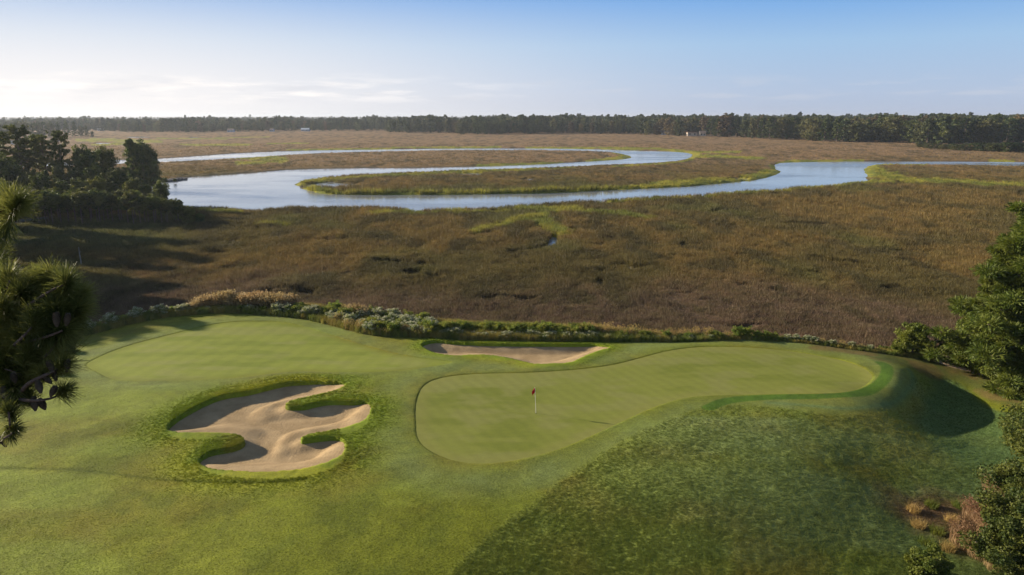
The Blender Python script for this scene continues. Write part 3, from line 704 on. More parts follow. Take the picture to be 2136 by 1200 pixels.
# ---- turf: rough, bunker collars, mown grass
def gscatter(n, u0, u1, v0, v1):
    u = rng.uniform(u0, u1, n); v = v0 + (v1 - v0) * rng.uniform(0, 1, n)
    z = np.full(n, 2.5)
    for _ in range(6):
        x, y, _z = at(u, v, z); z = 0.5 * z + 0.5 * gsample(Zg, x, y)
    return x, y, u, v
x, y, u, v = gscatter(380000, -260, 2400, 650, 1330)
zz = gsample(Zg, x, y); rm = gsample(rough_m, x, y); bm = gsample(bunk_m, x, y)
ok = (gsample(SG, x, y) > 0.06) & (gsample(SA, x, y) > 0.06) & (gsample(SFB, x, y) > -0.02) & (gsample(SBB, x, y) > -0.02) & (gsample(ESD, x, y) < 0.6) & (x > gx[0]) & (x < gx[-1]) & (y > gy[0]) & (y < gy[-1])
ok &= (rng.uniform(0, 1, len(x)) < 0.55 + 0.45 * np.maximum(rm, bm))
x, y, zz, rm, bm = (q[ok] for q in (x, y, zz, rm, bm))
cc = gsample(C, x, y) * (1.06 + (rng.uniform(-1, 1, len(x))) * (0.13 - 0.04 * rm))[:, None]
h_ = 0.026 + 0.040 * rm * (0.5 + fbm(x / 0.9, y / 0.9, 19, 2)) + 0.05 * bm
ring_ = gsample(ring, x, y); h_ = np.where(ring_ < 0.6, h_ * 0.5, h_)
scatter('turf_grass', 'green turf and rough grass of the golf hole', x, y, zz, h_ / 0.1, cc,
        [blade_tuft(200 + i, 22, 0.10, 0.10, 0.009, 0.45) for i in range(6)], M['turf_inst'])

# ================================================================== TREES
def leaves(centres, radii, k, size, seed, flat=0.7, elong=1.0, outward=0.0, quad=False):
    """k leaf faces in each clump; returns verts, faces"""
    r = np.random.default_rng(seed); c = np.repeat(np.asarray(centres, float), k, 0); rr = np.repeat(np.asarray(radii, float), k)
    d = r.normal(size=(len(c), 3)); d /= np.linalg.norm(d, axis=1)[:, None]
    q = r.uniform(0.25, 1.0, len(c)) ** 0.6
    off = d * (rr * q)[:, None]; off[:, 2] *= flat
    p = c + off
    a = r.normal(size=(len(c), 3)); a = a * (1 - outward) + d * 1.6 * outward; a /= np.linalg.norm(a, axis=1)[:, None]
    b = np.cross(a, r.normal(size=(len(c), 3))); b /= np.linalg.norm(b, axis=1)[:, None] + 1e-9
    s = size * r.uniform(0.6, 1.3, len(c)); L = (s * elong)[:, None]; W = (s * 0.5)[:, None]
    if quad:
        Vv = np.stack([p - a * L * 0.5, p + b * W, p + a * L * 0.5, p - b * W], 1).reshape(-1, 3)
        return Vv, np.arange(len(Vv)).reshape(-1, 4)
    Vv = np.stack([p - a * L * 0.5 - b * W, p - a * L * 0.5 + b * W, p + a * L * 0.5], 1).reshape(-1, 3)
    return Vv, np.arange(len(Vv)).reshape(-1, 3)
def skeleton(seed, h, cr, base, n, kind, lean=0.03):
    """trunk path and limbs with the foliage clumps they carry"""
    r = np.random.default_rng(seed)
    T = [np.array((0, 0, -0.3))]; 
    wob = r.normal(0, lean * h * 0.35, (5, 2)); wob[0] = 0
    zs = np.linspace(0, h * 0.97, 6)
    path = [np.array((0, 0, -0.4))] + [np.array((wob[min(i, 4)][0] * i / 5, wob[min(i, 4)][1] * i / 5, zs[i])) for i in range(1, 6)]
    path = np.array(path)
    def tp(z): return np.array([np.interp(z, path[:, 2], path[:, 0]), np.interp(z, path[:, 2], path[:, 1]), z])
    r0 = 0.014 * h + 0.06
    parts = [tube(path, r0 * np.array([1.15, 0.95, 0.8, 0.6, 0.4, 0.12]), 8)]
    cs = []; rs = []
    for i in range(n):
        t_ = (i + r.uniform(0, 1)) / n; a = i * 2.4 + r.uniform(-0.5, 0.5)
        if kind == 'pine':
            zz_ = h * (base + (0.97 - base) * t_); prof = (1 - t_) ** 0.75 * 0.9 + 0.12; 
            prof *= 0.75 + 0.5 * r.uniform(); up = r.uniform(-0.05, 0.35) + 0.35 * t_
        elif kind == 'tall':      # mature pine: rounded, open crown at the top
            zz_ = h * (base + (0.96 - base) * t_); prof = math.sqrt(max(0.05, 1 - (2 * t_ - 0.85) ** 2 / 1.6)) * r.uniform(0.55, 1.1); up = r.uniform(0.0, 0.5)
        else:
            zz_ = h * (base + (0.80 - base) * t_); prof = math.sqrt(max(0.08, 1 - (1.7 * t_ - 0.75) ** 2)) * r.uniform(0.65, 1.1); up = r.uniform(0.15, 0.7) + 0.5 * t_
        L = cr * prof; s = tp(zz_); d = np.array((math.cos(a), math.sin(a), up)); d /= np.linalg.norm(d) ** 0.5
        e = s + d * L; mid = s + d * L * 0.5 + np.array((0, 0, -0.04 * L))
        parts.append(tube([s, mid, e], [r0 * 0.28 * (1 - 0.6 * t_), r0 * 0.18 * (1 - 0.5 * t_), 0.015 + 0.002 * h], 4))
        fr = (0.55, 0.78, 1.0) if kind != 'broad' else (0.40, 0.62, 0.82, 1.0)
        for fq in fr:
            cs.append(s + d * L * fq + r.normal(0, 0.07 * cr, 3) * (1, 1, 0.6)); rs.append(cr * r.uniform(0.17, 0.30) * (1.0 if kind == 'broad' else 0.85))
    cs.append(tp(h * 0.96)); rs.append(cr * 0.22)
    return cat_mesh(parts), np.array(cs), np.array(rs)
def tree_meshes(kind, seed, h, cr, base, n, k, size, leaf, bark='bark', elong=1.0, quad=False, outward=0.0, flat=0.65):
    (tv, tf), cs, rs = skeleton(seed, h, cr, base, n, kind)
    cv, cf_ = leaves(cs, rs, k, size, seed + 5, flat, elong, outward, quad)
    return np_mesh('trunk', tv, tf, M[bark], True), np_mesh('crown', cv, cf_, M[leaf])
def plant_tree(name, meshes, loc, rz, sc, label, cat='tree', group=None, zs=1.0):
    e = empty(name, loc, rz, sc); e.scale[2] = sc * zs
    obj('trunk', meshes[0], e); obj('crown', meshes[1], e); tag(e, label, cat, group); return e

# --- far wood variants (unit: 24 m tall)
FP = [tree_meshes('pine' if i % 2 else 'tall', 300 + i, 24, 5.4, 0.05 if i % 2 else 0.10, 34, 24, 0.95, 'far_pine', elong=1.3) for i in range(5)]
FO = [tree_meshes('broad', 320 + i, 22, 7.6, 0.03, 32, 22, 0.95, 'far_oak') for i in range(4)]
FR = [tree_meshes('broad', 340 + i, 20, 5.4, 0.03, 28, 24, 0.95, 'far_rust') for i in range(2)]
r = random.Random(5)
def height_for(px, base, top):
    x, y, _ = at(px, base, 0.5); b = at_depth(px, top, 1.0)       # ray to the top
    dy = b[1]; dz = b[2] - CAM_Z
    return float(CAM_Z + dz / dy * y - 0.5), float(x), float(y)
# skyline of the far wood: (px, base row, top row)
def interp(tab, px, i): return float(np.interp(px, [q[0] for q in tab], [q[i] for q in tab]))
RW = [(1562,288,243),(1580,290,240),(1620,291,240),(1660,292,241),(1700,294,243),(1760,296,244),(1830,297,240),(1900,299,242),(1960,302,240),(2000,301,243),(2060,300,241),(2136,300,240),(2300,303,238)]
count = 0
def wood_tree(px, tab, jitter, label, group, kinds, wscale=1.0, dy=0.0, name=None, th=1.0):
    base = interp(tab, px, 1) + jitter; top = interp(tab, px, 2) + dy
    hgt_, x, y = height_for(px, base, top)
    hgt_ *= th
    kd = r.choice(kinds)
    ms = {'p': FP, 'o': FO, 'r': FR}[kd]; ref = {'p': 24, 'o': 22, 'r': 20}[kd]
    ms = r.choice(ms)
    nm = name or {'p': 'pine_tree', 'o': 'broadleaf_tree', 'r': 'autumn_tree'}[kd]
    s = hgt_ / ref
    e = plant_tree(nm, ms, (x, y, 0.3), r.uniform(0, 6.28), s, label, 'tree', group); e.scale[0] = e.scale[1] = s * wscale
    return kd
px = 1567; n_ = 0
while px < 2200:
    n_ += 1
    wood_tree(px, RW, r.uniform(-1.0, 0.6), f'{ordinal(n_)} tree from the left in the front row of the far right wood', 'front row of the far right wood', 'ppoo', 1.35, r.uniform(0, 17))
    px += r.uniform(10, 15)
px = 1572; n_ = 0
while px < 2200:
    n_ += 1
    wood_tree(px, RW, -3.0 - r.uniform(0, 1.0), f'{ordinal(n_)} tree from the left in the second row of the far right wood', 'second row of the far right wood', 'ppoor', 1.3, r.uniform(-3, 7))
    px += r.uniform(13, 19)
YW = [(1915,309,296),(1960,312,298),(2010,314,299),(2060,316,298),(2136,319,296),(2300,322,294)]
px = 1918; n_ = 0
while px < 2210:
    n_ += 1
    wood_tree(px, YW, r.uniform(-1.5, 0.8), f'{ordinal(n_)} low young tree from the left in front of the far right wood', 'low young trees before the far right wood', 'pop', 2.6, r.uniform(-1, 3), name='young_tree')
    px += r.uniform(8, 11)
CW = [(1330,281,246),(1380,282,245),(1410,284,243),(1440,285,237),(1480,286,238),(1510,286,234),(1540,286,241),(1560,287,242),(1575,288,243)]
px = 1336; n_ = 0
while px < 1568:
    n_ += 1
    jj = -2.2 if 1428 < px < 1482 else r.uniform(-0.6, 0.4)
    wood_tree(px, CW, jj, f'{ordinal(n_)} tree from the left in the wood around the far house', 'trees around the far riverside house', 'oopor', 1.3, r.uniform(-2, 12))
    px += r.uniform(11, 17)
LP = [(-60,290,254),(0,289,252),(60,288,250),(120,287,250),(150,286,251),(180,286,262),(200,287,272)]
px = -50; n_ = 0
while px < 196:
    n_ += 1
    wood_tree(px, LP, r.uniform(-1.5, 0.2), f'{ordinal(n_)} hazy tree from the left on the wooded point at far left', 'hazy trees on the far left wooded point', 'opo', 0.9, r.uniform(-1, 5))
    px += r.uniform(11, 17)
# --- the continuous far wood behind: one uncountable mass
BW = [(-400,272,250),(0,272,249),(200,273.5,248),(258,277,249),(400,277,248),(560,274,247),(800,273.5,246),(812,277.5,246),(930,278,245),(960,281,245),(1100,280,243.5),(1160,279,243.5),(1340,280,244),(1500,281,243),(2500,287,241)]
def mass(name, label, tab, x0, x1, step, rows, rowgap, seed, srcs, srch, jt=2.5):
    rr = np.random.default_rng(seed); P_ = []; S_ = []
    for k in range(rows):
        px = x0
        while px < x1:
            base = interp(tab, px, 1) - k * rowgap - rr.uniform(0, rowgap); top = interp(tab, px, 2) + 0.5 + (vnoise(np.array([px / 31.0]), np.array([k * 0.37 + seed]), 4)[0] - 0.55) * (9.0 if seed == 3 else 2.5) + rr.normal(0, 0.8) + (jt * rr.uniform() if k < rows - 1 else 0) + (rr.uniform() < 0.09) * -3.5
            if k == 0: top += rr.uniform(0, 9)
            h_, x, y = height_for(px, base, top)
            P_.append((x, y, 0.3)); S_.append(max(8.0, min(h_, 34)) / srch); px += step * rr.uniform(0.6, 1.4)
    P_ = np.array(P_); srcs2 = []
    return P_, np.array(S_)
def mass_obj(name, label, P_, S_, seed, src):
    # instancing of whole trees; each source is crown + trunk joined
    rr = np.random.default_rng(seed); n = len(P_)
    me = bpy.data.meshes.new(name); me.vertices.add(n); me.vertices.foreach_set('co', P_.astype(np.float32).ravel())
    for an, ty, arr in (('sc', 'FLOAT', S_), ('rz', 'FLOAT', rr.uniform(0, 6.28, n)), ('vi', 'INT', rr.integers(0, len(src), n))):
        a = me.attributes.new(an, ty, 'POINT'); a.data.foreach_set('value', np.asarray(arr, np.int32 if ty == 'INT' else np.float32))
    o_ = obj(name, me)
    g = bpy.data.node_groups.new('wood', 'GeometryNodeTree')
    g.interface.new_socket('Geometry', in_out='INPUT', socket_type='NodeSocketGeometry'); g.interface.new_socket('Geometry', in_out='OUTPUT', socket_type='NodeSocketGeometry')
    N = g.nodes.new; L = g.links.new
    gi = N('NodeGroupInput'); go = N('NodeGroupOutput'); ip = N('GeometryNodeInstanceOnPoints'); j = N('GeometryNodeJoinGeometry')
    for ms in src:
        s = bpy.data.objects.new('tree', ms)
        oi = N('GeometryNodeObjectInfo'); oi.inputs['Object'].default_value = s; oi.inputs['As Instance'].default_value = True
        L(oi.outputs['Geometry'], j.inputs[0])
    def na(nm, ty):
        q = N('GeometryNodeInputNamedAttribute'); q.data_type = ty; q.inputs['Name'].default_value = nm; return q.outputs['Attribute']
    cx_ = N('ShaderNodeCombineXYZ'); L(na('rz', 'FLOAT'), cx_.inputs[2])
    L(gi.outputs[0], ip.inputs['Points']); L(j.outputs[0], ip.inputs['Instance']); ip.inputs['Pick Instance'].default_value = True
    L(na('vi', 'INT'), ip.inputs['Instance Index']); L(cx_.outputs[0], ip.inputs['Rotation']); L(na('sc', 'FLOAT'), ip.inputs['Scale'])
    L(ip.outputs[0], go.inputs[0])
    o_.modifiers.new('wood', 'NODES').node_group = g
    tag(o_, label, 'forest', kind='stuff'); return o_
src = [m_[1] for m_ in FP] + [m_[1] for m_ in FO] + [FR[0][1]]
P1, S1 = mass('', '', BW, -400, 2500, 5.5, 9, 2.4, 3, None, 23)
# keep the mass behind the nearer wood on the right
mass_obj('distant_forest', 'dark continuous forest along the far side of the marsh', P1, S1, 8, src)
HZ = [(-400,256,247.5),(300,257,247),(560,256,247),(900,255,245),(1200,254,244),(1600,252,243),(1700,251.5,242.8),(1800,251.5,242.5),(1900,252,242.5),(2500,252,242.5)]
P2, S2 = mass('', '', HZ, -400, 2500, 3.2, 4, 1.2, 4, None, 23, 0.6)
mass_obj('horizon_forest', 'pale hazy forest on the horizon above the far wood', P2, S2, 9, src)

# --- left near wood
LTall = [tree_meshes('tall', 400 + i, 23, 4.8, 0.48, 42, 42, 0.42, 'pine', elong=1.6, outward=0.5, flat=0.5) for i in range(3)]
LPine = [tree_meshes('pine', 410 + i, 20, 4.4, 0.18, 40, 95, 0.45, 'pine', elong=1.6, outward=0.4) for i in range(2)]
LOak = [tree_meshes('broad', 420 + i, 14, 5.0, 0.05, 44, 90, 0.40, 'oak') for i in range(3)]
LStem = [tree_meshes('broad', 430 + i, 11, 3.0, 0.50, 30, 60, 0.34, 'oak') for i in range(3)]
def lt(kind, px, base, top, label, wscale=1.0, name=None, idx=0, group='trees of the left riverside wood'):
    h_, x, y = height_for(px, base, top); ms, ref = {'t': (LTall, 23), 'p': (LPine, 20), 'o': (LOak, 14), 's': (LStem, 11)}[kind]
    s = h_ / ref; e = plant_tree(name or {'t': 'tall_pine', 'p': 'pine_tree', 'o': 'broadleaf_tree', 's': 'slender_tree'}[kind], ms[idx % len(ms)], (x, y, 0.4), r.uniform(0, 6.28), s, label, 'tree', group)
    e.scale[0] = e.scale[1] = s * wscale; return e
lt('t', 8, 425, 264, 'tall bare-stemmed pine at the left edge of the riverside wood', 0.9)
lt('t', 56, 430, 261, 'tall flat-topped pine, second from the left above the riverside wood', 1.05, idx=1)
lt('t', 92, 420, 278, 'slim pine with a small round crown right of the flat-topped pine', 0.6, idx=2)
lt('t', 106, 424, 280, 'open-crowned pine in the middle of the riverside wood', 0.85, idx=0)
lt('t', 140, 430, 270, 'thin pine with tufted layers standing above the wood', 0.62, idx=2)
lt('o', 190, 425, 301, 'rounded olive tree right of the thin layered pine', 0.80)
lt('o', 228, 420, 303, 'feathery pale tree just left of the big waterside tree', 0.72, idx=1)
lt('p', 283, 398, 288, 'left half of the twin-topped tree at the water', 0.85)
lt('o', 304, 397, 289, 'big dark rounded tree at the river bend', 0.78, idx=2)
lt('o', 322, 396, 312, 'right flank tree of the clump at the river bend', 0.62, idx=1)
lt('o', 205, 436, 352, 'sunlit bushy tree below the feathery pale tree', 0.6, idx=1)
lt('o', 262, 430, 352, 'sunlit bushy tree between the dock and the bend clump', 0.62, idx=0)
lt('p', 60, 428, 300, 'dense pine below the flat-topped pine', 0.8, idx=1)
lt('o', 20, 440, 318, 'dark broad tree at the left edge below the pines', 0.9, idx=2)
n_ = 0
for base, top0, step, ws in ((470, 400, 15, 0.9), (466, 392, 22, 0.9), (455, 366, 34, 0.66), (442, 345, 36, 0.62)):
    px = -30 if base > 460 else -60
    lim = {470: 400, 466: 385, 455: 345, 442: 262}[base]
    while px < lim:
        n_ += 1
        tp_ = top0 + 28 * sstep(250, 400, np.float64(px)) + r.uniform(-10, 10)
        row = {470: 'front', 466: 'second', 455: 'middle', 442: 'back'}[base]
        if base < 460 or px > 20:
            lt('s' if base > 460 else ('o' if r.random() < 0.75 else 'p'), px, base + r.uniform(-4, 3), float(tp_), '', ws * r.uniform(0.9, 1.15), idx=n_)['label'] = f'shaded tree in the {row} row of the left wood, {ordinal(n_)} counted through the rows'
        px += step * r.uniform(0.7, 1.3)
lt('o', 395, 470, 430, 'low dark bush at the right tip of the left wood', 0.95, 'riverside_bush', 1)
lt('o', 418, 468, 443, 'smallest dark bush where the left wood meets the river', 1.2, 'riverside_bush', 2)
lt('o', 372, 462, 418, 'rounded dark bush left of the wood tip', 0.8, 'riverside_bush', 0)
lt('o', 365, 379, 372, 'low bush on the stony spit at the bend', 1.6, 'riverside_bush', 0)
lt('o', 345, 381, 370, 'low bush at the root of the stony spit', 1.5, 'riverside_bush', 1)
# trees beyond the left frame edge that throw the long shadows over the marsh
n_ = 0
for px, base, h in ((-75,500,15),(-80,530,16),(-90,560,17),(-100,590,18),(-120,625,18),(-70,478,18),(-150,650,18),(-110,480,24),(-150,500,25),(-190,470,20),(-120,490,19),(-260,500,22),(-170,520,21),(-300,545,23),(-210,560,20),(-130,455,20),(-80,475,15),(-380,600,24),(-330,575,22),(-430,640,23),(-240,590,19),(-95,440,17),(-60,455,14)):
    n_ += 1
    x, y, _ = at(px, base, 0.5)
    ms, ref = ((LOak, 14), (LPine, 20), (LTall, 23))[n_ % 3]
    e = plant_tree('broadleaf_tree' if n_ % 3 == 0 else 'pine_tree', ms[n_ % 2], (float(x), float(y), 0.4), r.uniform(0, 6), h / ref, f'{ordinal(n_)} tree of the wood continuing beyond the left edge', 'tree', 'wood beyond the left edge')
    e.scale[0] = e.scale[1] = h / ref * (0.8 if ms is LOak else 1.0)
for i, (px, py, h) in enumerate(((-120, 700, 7.5), (-215, 735, 8.5), (-60, 690, 4.5))):
    q = on_ground([(px, py)])[0]
    plant_tree('pine_tree', LPine[i % 2], (float(q[0]), float(q[1]), 2.3), i * 2.0, h / 20, f'{ordinal(i + 1)} pine beyond the left edge of the apron', 'tree', 'pines left of the apron')

# --- right near trees
def gz(x, y): return float(gsample(Zb, np.array([x]), np.array([y]))[0])
def near_tree(name, kind, px, py, h, cr, base, n, k, size, leaf, label, seed, elong=1.0, outward=0.0, flat=0.65, quad=False, bark='bark', cat='tree', dz=0.0):
    q = on_ground([(px, py)])[0]; z = gz(q[0], q[1]) if q[0] < gx[-1] else 1.0
    ms = tree_meshes(kind, seed, h, cr, base, n, k, size, leaf, bark, elong, quad, outward, flat)
    return plant_tree(name, ms, (float(q[0]), float(q[1]), max(z, 0.5) - 0.1 + dz), seed * 1.3, 1.0, label, cat)
near_tree('pine_tree', 'pine', 2155, 800, 18.5, 6.8, 0.04, 170, 480, 0.13, 'near_pine', 'tall spreading pine at the right edge above the timber edging', 501, elong=3.0, outward=0.75, flat=0.45)
near_tree('pine_tree', 'pine', 2100, 790, 12.5, 4.3, 0.05, 110, 480, 0.125, 'near_pine', 'shorter pine with level boughs left of the tall right-edge pine', 502, elong=3.0, outward=0.75, flat=0.4)
near_tree('broadleaf_tree', 'broad', 2072, 772, 9.0, 3.2, 0.04, 60, 260, 0.17, 'bright_leaf', 'yellow-green leafy tree on the left flank of the right-edge pines', 503)
near_tree('broadleaf_tree', 'broad', 2048, 778, 6.2, 2.5, 0.04, 50, 260, 0.15, 'near_pine', 'green leafy tree at the left foot of the right-edge trees', 520)
near_tree('broadleaf_tree', 'broad', 2110, 812, 5.0, 3.0, 0.04, 50, 260, 0.15, 'bright_leaf', 'low leafy tree under the pines behind the timber edging', 504)
near_tree('broadleaf_tree', 'broad', 2290, 850, 6.0, 3.6, 0.04, 34, 240, 0.14, 'wax', 'dark leafy tree at the far right beside the timber edging', 505)
near_tree('rounded_shrub', 'broad', 1985, 757, 2.6, 1.7, 0.03, 26, 200, 0.11, 'wax', 'rounded olive shrub between the cedar and the right-edge trees', 506, cat='shrub')
near_tree('rounded_shrub', 'broad', 2035, 765, 3.6, 2.0, 0.03, 28, 220, 0.12, 'bright_leaf', 'leafy bright shrub at the foot of the yellow-green tree', 507, cat='shrub')
near_tree('cedar_bush', 'pine', 1903, 738, 3.2, 2.3, 0.02, 40, 170, 0.12, 'near_pine', 'feathery dark cedar bush standing at the marsh edge', 508, elong=1.8, outward=0.5, flat=0.8, cat='shrub')
near_tree('oak_tree', 'broad', 2222, 1125, 7.0, 4.3, 0.03, 60, 520, 0.11, 'wax', 'glossy-leaved oak filling the lower right corner', 509, quad=True, elong=1.6)
near_tree('oak_tree', 'broad', 2135, 1215, 4.4, 2.6, 0.02, 44, 420, 0.10, 'wax', 'lower oak with dark leaves in the bottom right corner', 510, quad=True, elong=1.6)
near_tree('green_shrub', 'broad', 1935, 1212, 1.7, 1.25, 0.02, 26, 260, 0.075, 'bright_leaf', 'small bright green shrub at the bottom edge right of the slope', 511, quad=True, elong=1.6, cat='shrub')
q0 = np.array([(2075, 1035), (2035, 1085), (2062, 1120), (2010, 1140), (2045, 1165), (2092, 1150), (2080, 1190)])
def stalk_clump(seed, n, rad, h, wdt, head=0.0, hs=0.06, leaf=0.0):
    r_ = np.random.default_rng(seed); sv, sf = blade_tuft(seed, n, rad, h, wdt, 0.45)
    hv = None
    if head:
        tips = sv.reshape(-1, 5, 3)[:, 4]; hv = leaves(tips, np.full(len(tips), hs), int(head), hs * 0.9, seed + 1, 1.6)
    return sv, sf, hv
for i, p_ in enumerate(q0):
    xy = on_ground([p_])[0]; z = gz(*xy)
    sv, sf, hv = stalk_clump(600 + i, 380, 0.75, 1.25, 0.016, 5, 0.07)
    e = empty('copper_grass_clump', (xy[0], xy[1], z - 0.05), 0, 1 + 0.15 * math.sin(i * 3))
    obj('stalks', np_mesh('stalks', sv, sf, M['tan_stalk']), e); obj('seed_heads', np_mesh('seed_heads', hv[0], hv[1], M['copper']), e)
    tag(e, f'copper-brown dry grass clump beside the corner oak, {ordinal(i + 1)} from the top', 'grass clump', 'copper grass clumps by the corner oak')
for i, p_ in enumerate([(1905, 1068), (1942, 1060), (1985, 1092), (1955, 1115), (1915, 1100), (2000, 1060), (1975, 1150), (1930, 1135)]):
    xy = on_ground([p_])[0]; z = gz(*xy)
    v, f = blade_tuft(640 + i, 260, 0.42, 0.55, 0.018, 0.9)
    o = obj('grass_tussock', np_mesh('grass_tussock', v, f, M['bright_leaf' if i % 2 else 'gold'])); o.location = (xy[0], xy[1], z - 0.03)
    tag(o, f'{"green" if i % 2 else "straw-coloured"} tussock by the copper grass, {ordinal(i + 1)} of its cluster', 'grass tussock', 'tussocks at the foot of the slope')

# ================================================================== PLANTS ALONG THE MARSH EDGE
def bush_meshes(seed, h, rad, flower, leafm='shrub', k=70, size=0.075):
    (tv, tf), cs, rs = skeleton(seed, h, rad, 0.08, 18, 'broad'); 
    cv, cf_ = leaves(cs, rs * 1.1, k, size, seed + 3, 0.8)
    out = [('stems', np_mesh('stems', tv, tf, M['bark'], True)), ('foliage', np_mesh('foliage', cv, cf_, M[leafm]))]
    if flower:
        r_ = np.random.default_rng(seed); top = cs + np.stack([r_.normal(0, rad * 0.12, len(cs)), r_.normal(0, rad * 0.12, len(cs)), rs * 0.6 * r_.uniform(0.2, 1.2, len(cs))], 1)
        top = top[cs[:, 2] > h * 0.42]
        fv, ff = leaves(top, np.full(len(top), rad * 0.24), flower // 2 + 6, 0.065, seed + 9, 0.55); out.append(('seed_heads', np_mesh('seed_heads', fv, ff, M['white_fluff'])))
    return out
GB = [bush_meshes(700 + i, 1.25, 0.85, 48, 'groundsel') for i in range(4)]
SB = [bush_meshes(720 + i, 1.25, 0.85, 0, 'shrub') for i in range(3)]
def gold_clump(seed):
    sv, sf, hv = stalk_clump(seed, 90, 0.5, 1.15, 0.018, 6, 0.06)
    lv, lf = leaves(np.random.default_rng(seed).normal(0, 0.28, (26, 3)) * (1, 1, 0.6) + (0, 0, 0.35), np.full(26, 0.22), 26, 0.07, seed + 2)
    return [('stalks', np_mesh('stalks', sv, sf, M['tan_stalk'])), ('seed_heads', np_mesh('seed_heads', hv[0], hv[1], M['gold'])), ('foliage', np_mesh('foliage', lv, lf, M['shrub']))]
GC = [gold_clump(740 + i) for i in range(3)]
def rust_clump(seed, mt='rust_grass', h=1.7):
    sv, sf, hv = stalk_clump(seed, 420, 0.85, h, 0.016, 6, 0.13)
    return [('stalks', np_mesh('stalks', sv, sf, M['tan_stalk'])), ('plumes', np_mesh('plumes', hv[0], hv[1], M[mt]))]
RC = [rust_clump(760 + i) for i in range(3)]
def edge_point(px, back):
    """world point on the bank, 'back' metres beyond the course edge at picture column px"""
    p = EDGE_W(px); return p[0], p[1] + back
epx = np.array(EDGE_PX, float); ew = on_ground(EDGE_PX)
def EDGE_W(px): return np.array([np.interp(px, epx[:, 0], ew[:, 0]), np.interp(px, epx[:, 0], ew[:, 1])])
cnt = {}
def edge_plant(name, meshes, px, back, sc, what, cat, group):
    x, y = edge_point(px, back); z = gz(x, y)
    e = empty(name, (x, y, max(z, 0.3) - 0.05), r.uniform(0, 6.28), sc); e.scale[2] *= r.uniform(0.85, 1.15)
    for nm, me in meshes: obj(nm, me, e)
    cnt.setdefault(name, []).append((px, back, e, what, cat, group)); return e
for i in range(34):                                   # low bushes left, in front of the marsh
    px = 40 + i * 17 + r.uniform(-7, 7)
    if px > 385: break
    edge_plant('groundsel_bush' if r.random() < 0.6 else 'green_bush', r.choice(GB) if i % 3 else r.choice(SB), px, 0.7 + r.uniform(0, 1.6), r.uniform(0.7, 1.0), '', 'shrub', '')
for px, b, s in ((392,1.6,0.7),(405,2.2,0.8),(420,2.0,0.9),(438,2.2,0.95),(455,2.4,1.0),(472,2.2,1.05),(488,2.4,1.1),(505,2.2,1.1),(522,2.6,1.1),(540,2.4,1.0),(556,2.6,1.1),(574,2.4,1.05),(590,2.8,0.9),(735,5.5,0.8),(718,5.2,0.9)):
    edge_plant('rust_grass_clump', r.choice(RC), px, b, s, '', 'grass clump', '')
for px, b, s in ((430,0.9,0.5),(455,0.8,0.45),(480,0.9,0.6),(498,0.9,0.75),(515,0.9,0.7),(545,0.9,0.7),(575,1.0,0.9),(590,1.2,1.0),(604,1.0,0.9),(620,1.4,1.05),(634,1.0,0.95),(648,1.6,0.9),(612,2.2,1.0),(628,2.4,0.9)):
    edge_plant('groundsel_bush' if r.random() < 0.55 else 'green_bush', r.choice(GB) if r.random() < 0.55 else r.choice(SB), px, b, s, '', 'shrub', '')
for i in range(64):                                   # the broad thicket of white-topped bushes
    px = r.uniform(672, 905); b = r.uniform(0.9, 7.4) * float(np.interp(px, [670, 730, 860, 905], [0.7, 1.0, 0.8, 0.45]))
    edge_plant(*(('groundsel_bush', r.choice(GB)) if i % 5 < 3 else ('green_bush', r.choice(SB))), px, b, r.uniform(0.6, 1.1), '', 'shrub', '')
for i in range(20):
    px = r.uniform(665, 885); edge_plant('dry_stalk_clump', r.choice(GC), px, r.uniform(0.5, 1.3), r.uniform(0.7, 1.0), '', 'stalk clump', '')
for i in range(34):                                   # green and white row behind the long bunker
    px = 900 + i * 10.5 + r.uniform(-4, 4)
    if i % 3 != 1: edge_plant('groundsel_bush', r.choice(GB), px, 0.9 + r.uniform(-0.1, 0.5), r.uniform(0.5, 0.75), '', 'shrub', '')
    edge_plant('green_bush', r.choice(SB), px + 4, 2.1 + r.uniform(-0.4, 0.7), r.uniform(0.75, 1.0), '', 'shrub', '')
for i in range(26):                                   # golden stalks
    px = 1190 + i * 12 + r.uniform(-4, 4)
    edge_plant('golden_stalk_clump', r.choice(GC), px, 1.6 + r.uniform(-0.4, 0.8), r.uniform(0.7, 1.0) * (1.15 if px < 1330 else 0.95), '', 'stalk clump', '')
    if i % 3 == 0: edge_plant('groundsel_bush', r.choice(GB), px + 5, 0.8, r.uniform(0.35, 0.5), '', 'shrub', '')
    if i % 4 == 1: edge_plant('green_bush', r.choice(SB), px + 2, 1.2, r.uniform(0.5, 0.8), '', 'shrub', '')
for px, s, k in ((1500,0.6,'s'),(1522,0.75,'g'),(1545,0.8,'s'),(1562,0.8,'s'),(1585,0.6,'s'),(1605,0.6,'s'),(1622,0.55,'s'),(1650,0.45,'w'),(1668,0.5,'w'),(1690,0.55,'w'),(1705,0.6,'w'),(1722,0.6,'g'),(1745,0.5,'w'),(1765,0.55,'g'),(1785,0.45,'w'),(1805,0.5,'g'),(1825,0.4,'w'),(1935,0.5,'g'),(1952,0.45,'g')):
    edge_plant({'s': 'green_bush', 'g': 'golden_stalk_clump', 'w': 'groundsel_bush'}[k], r.choice({'s': SB, 'g': GC, 'w': GB}[k]), px, 0.9, s, '', 'stalk clump' if k == 'g' else 'shrub', '')
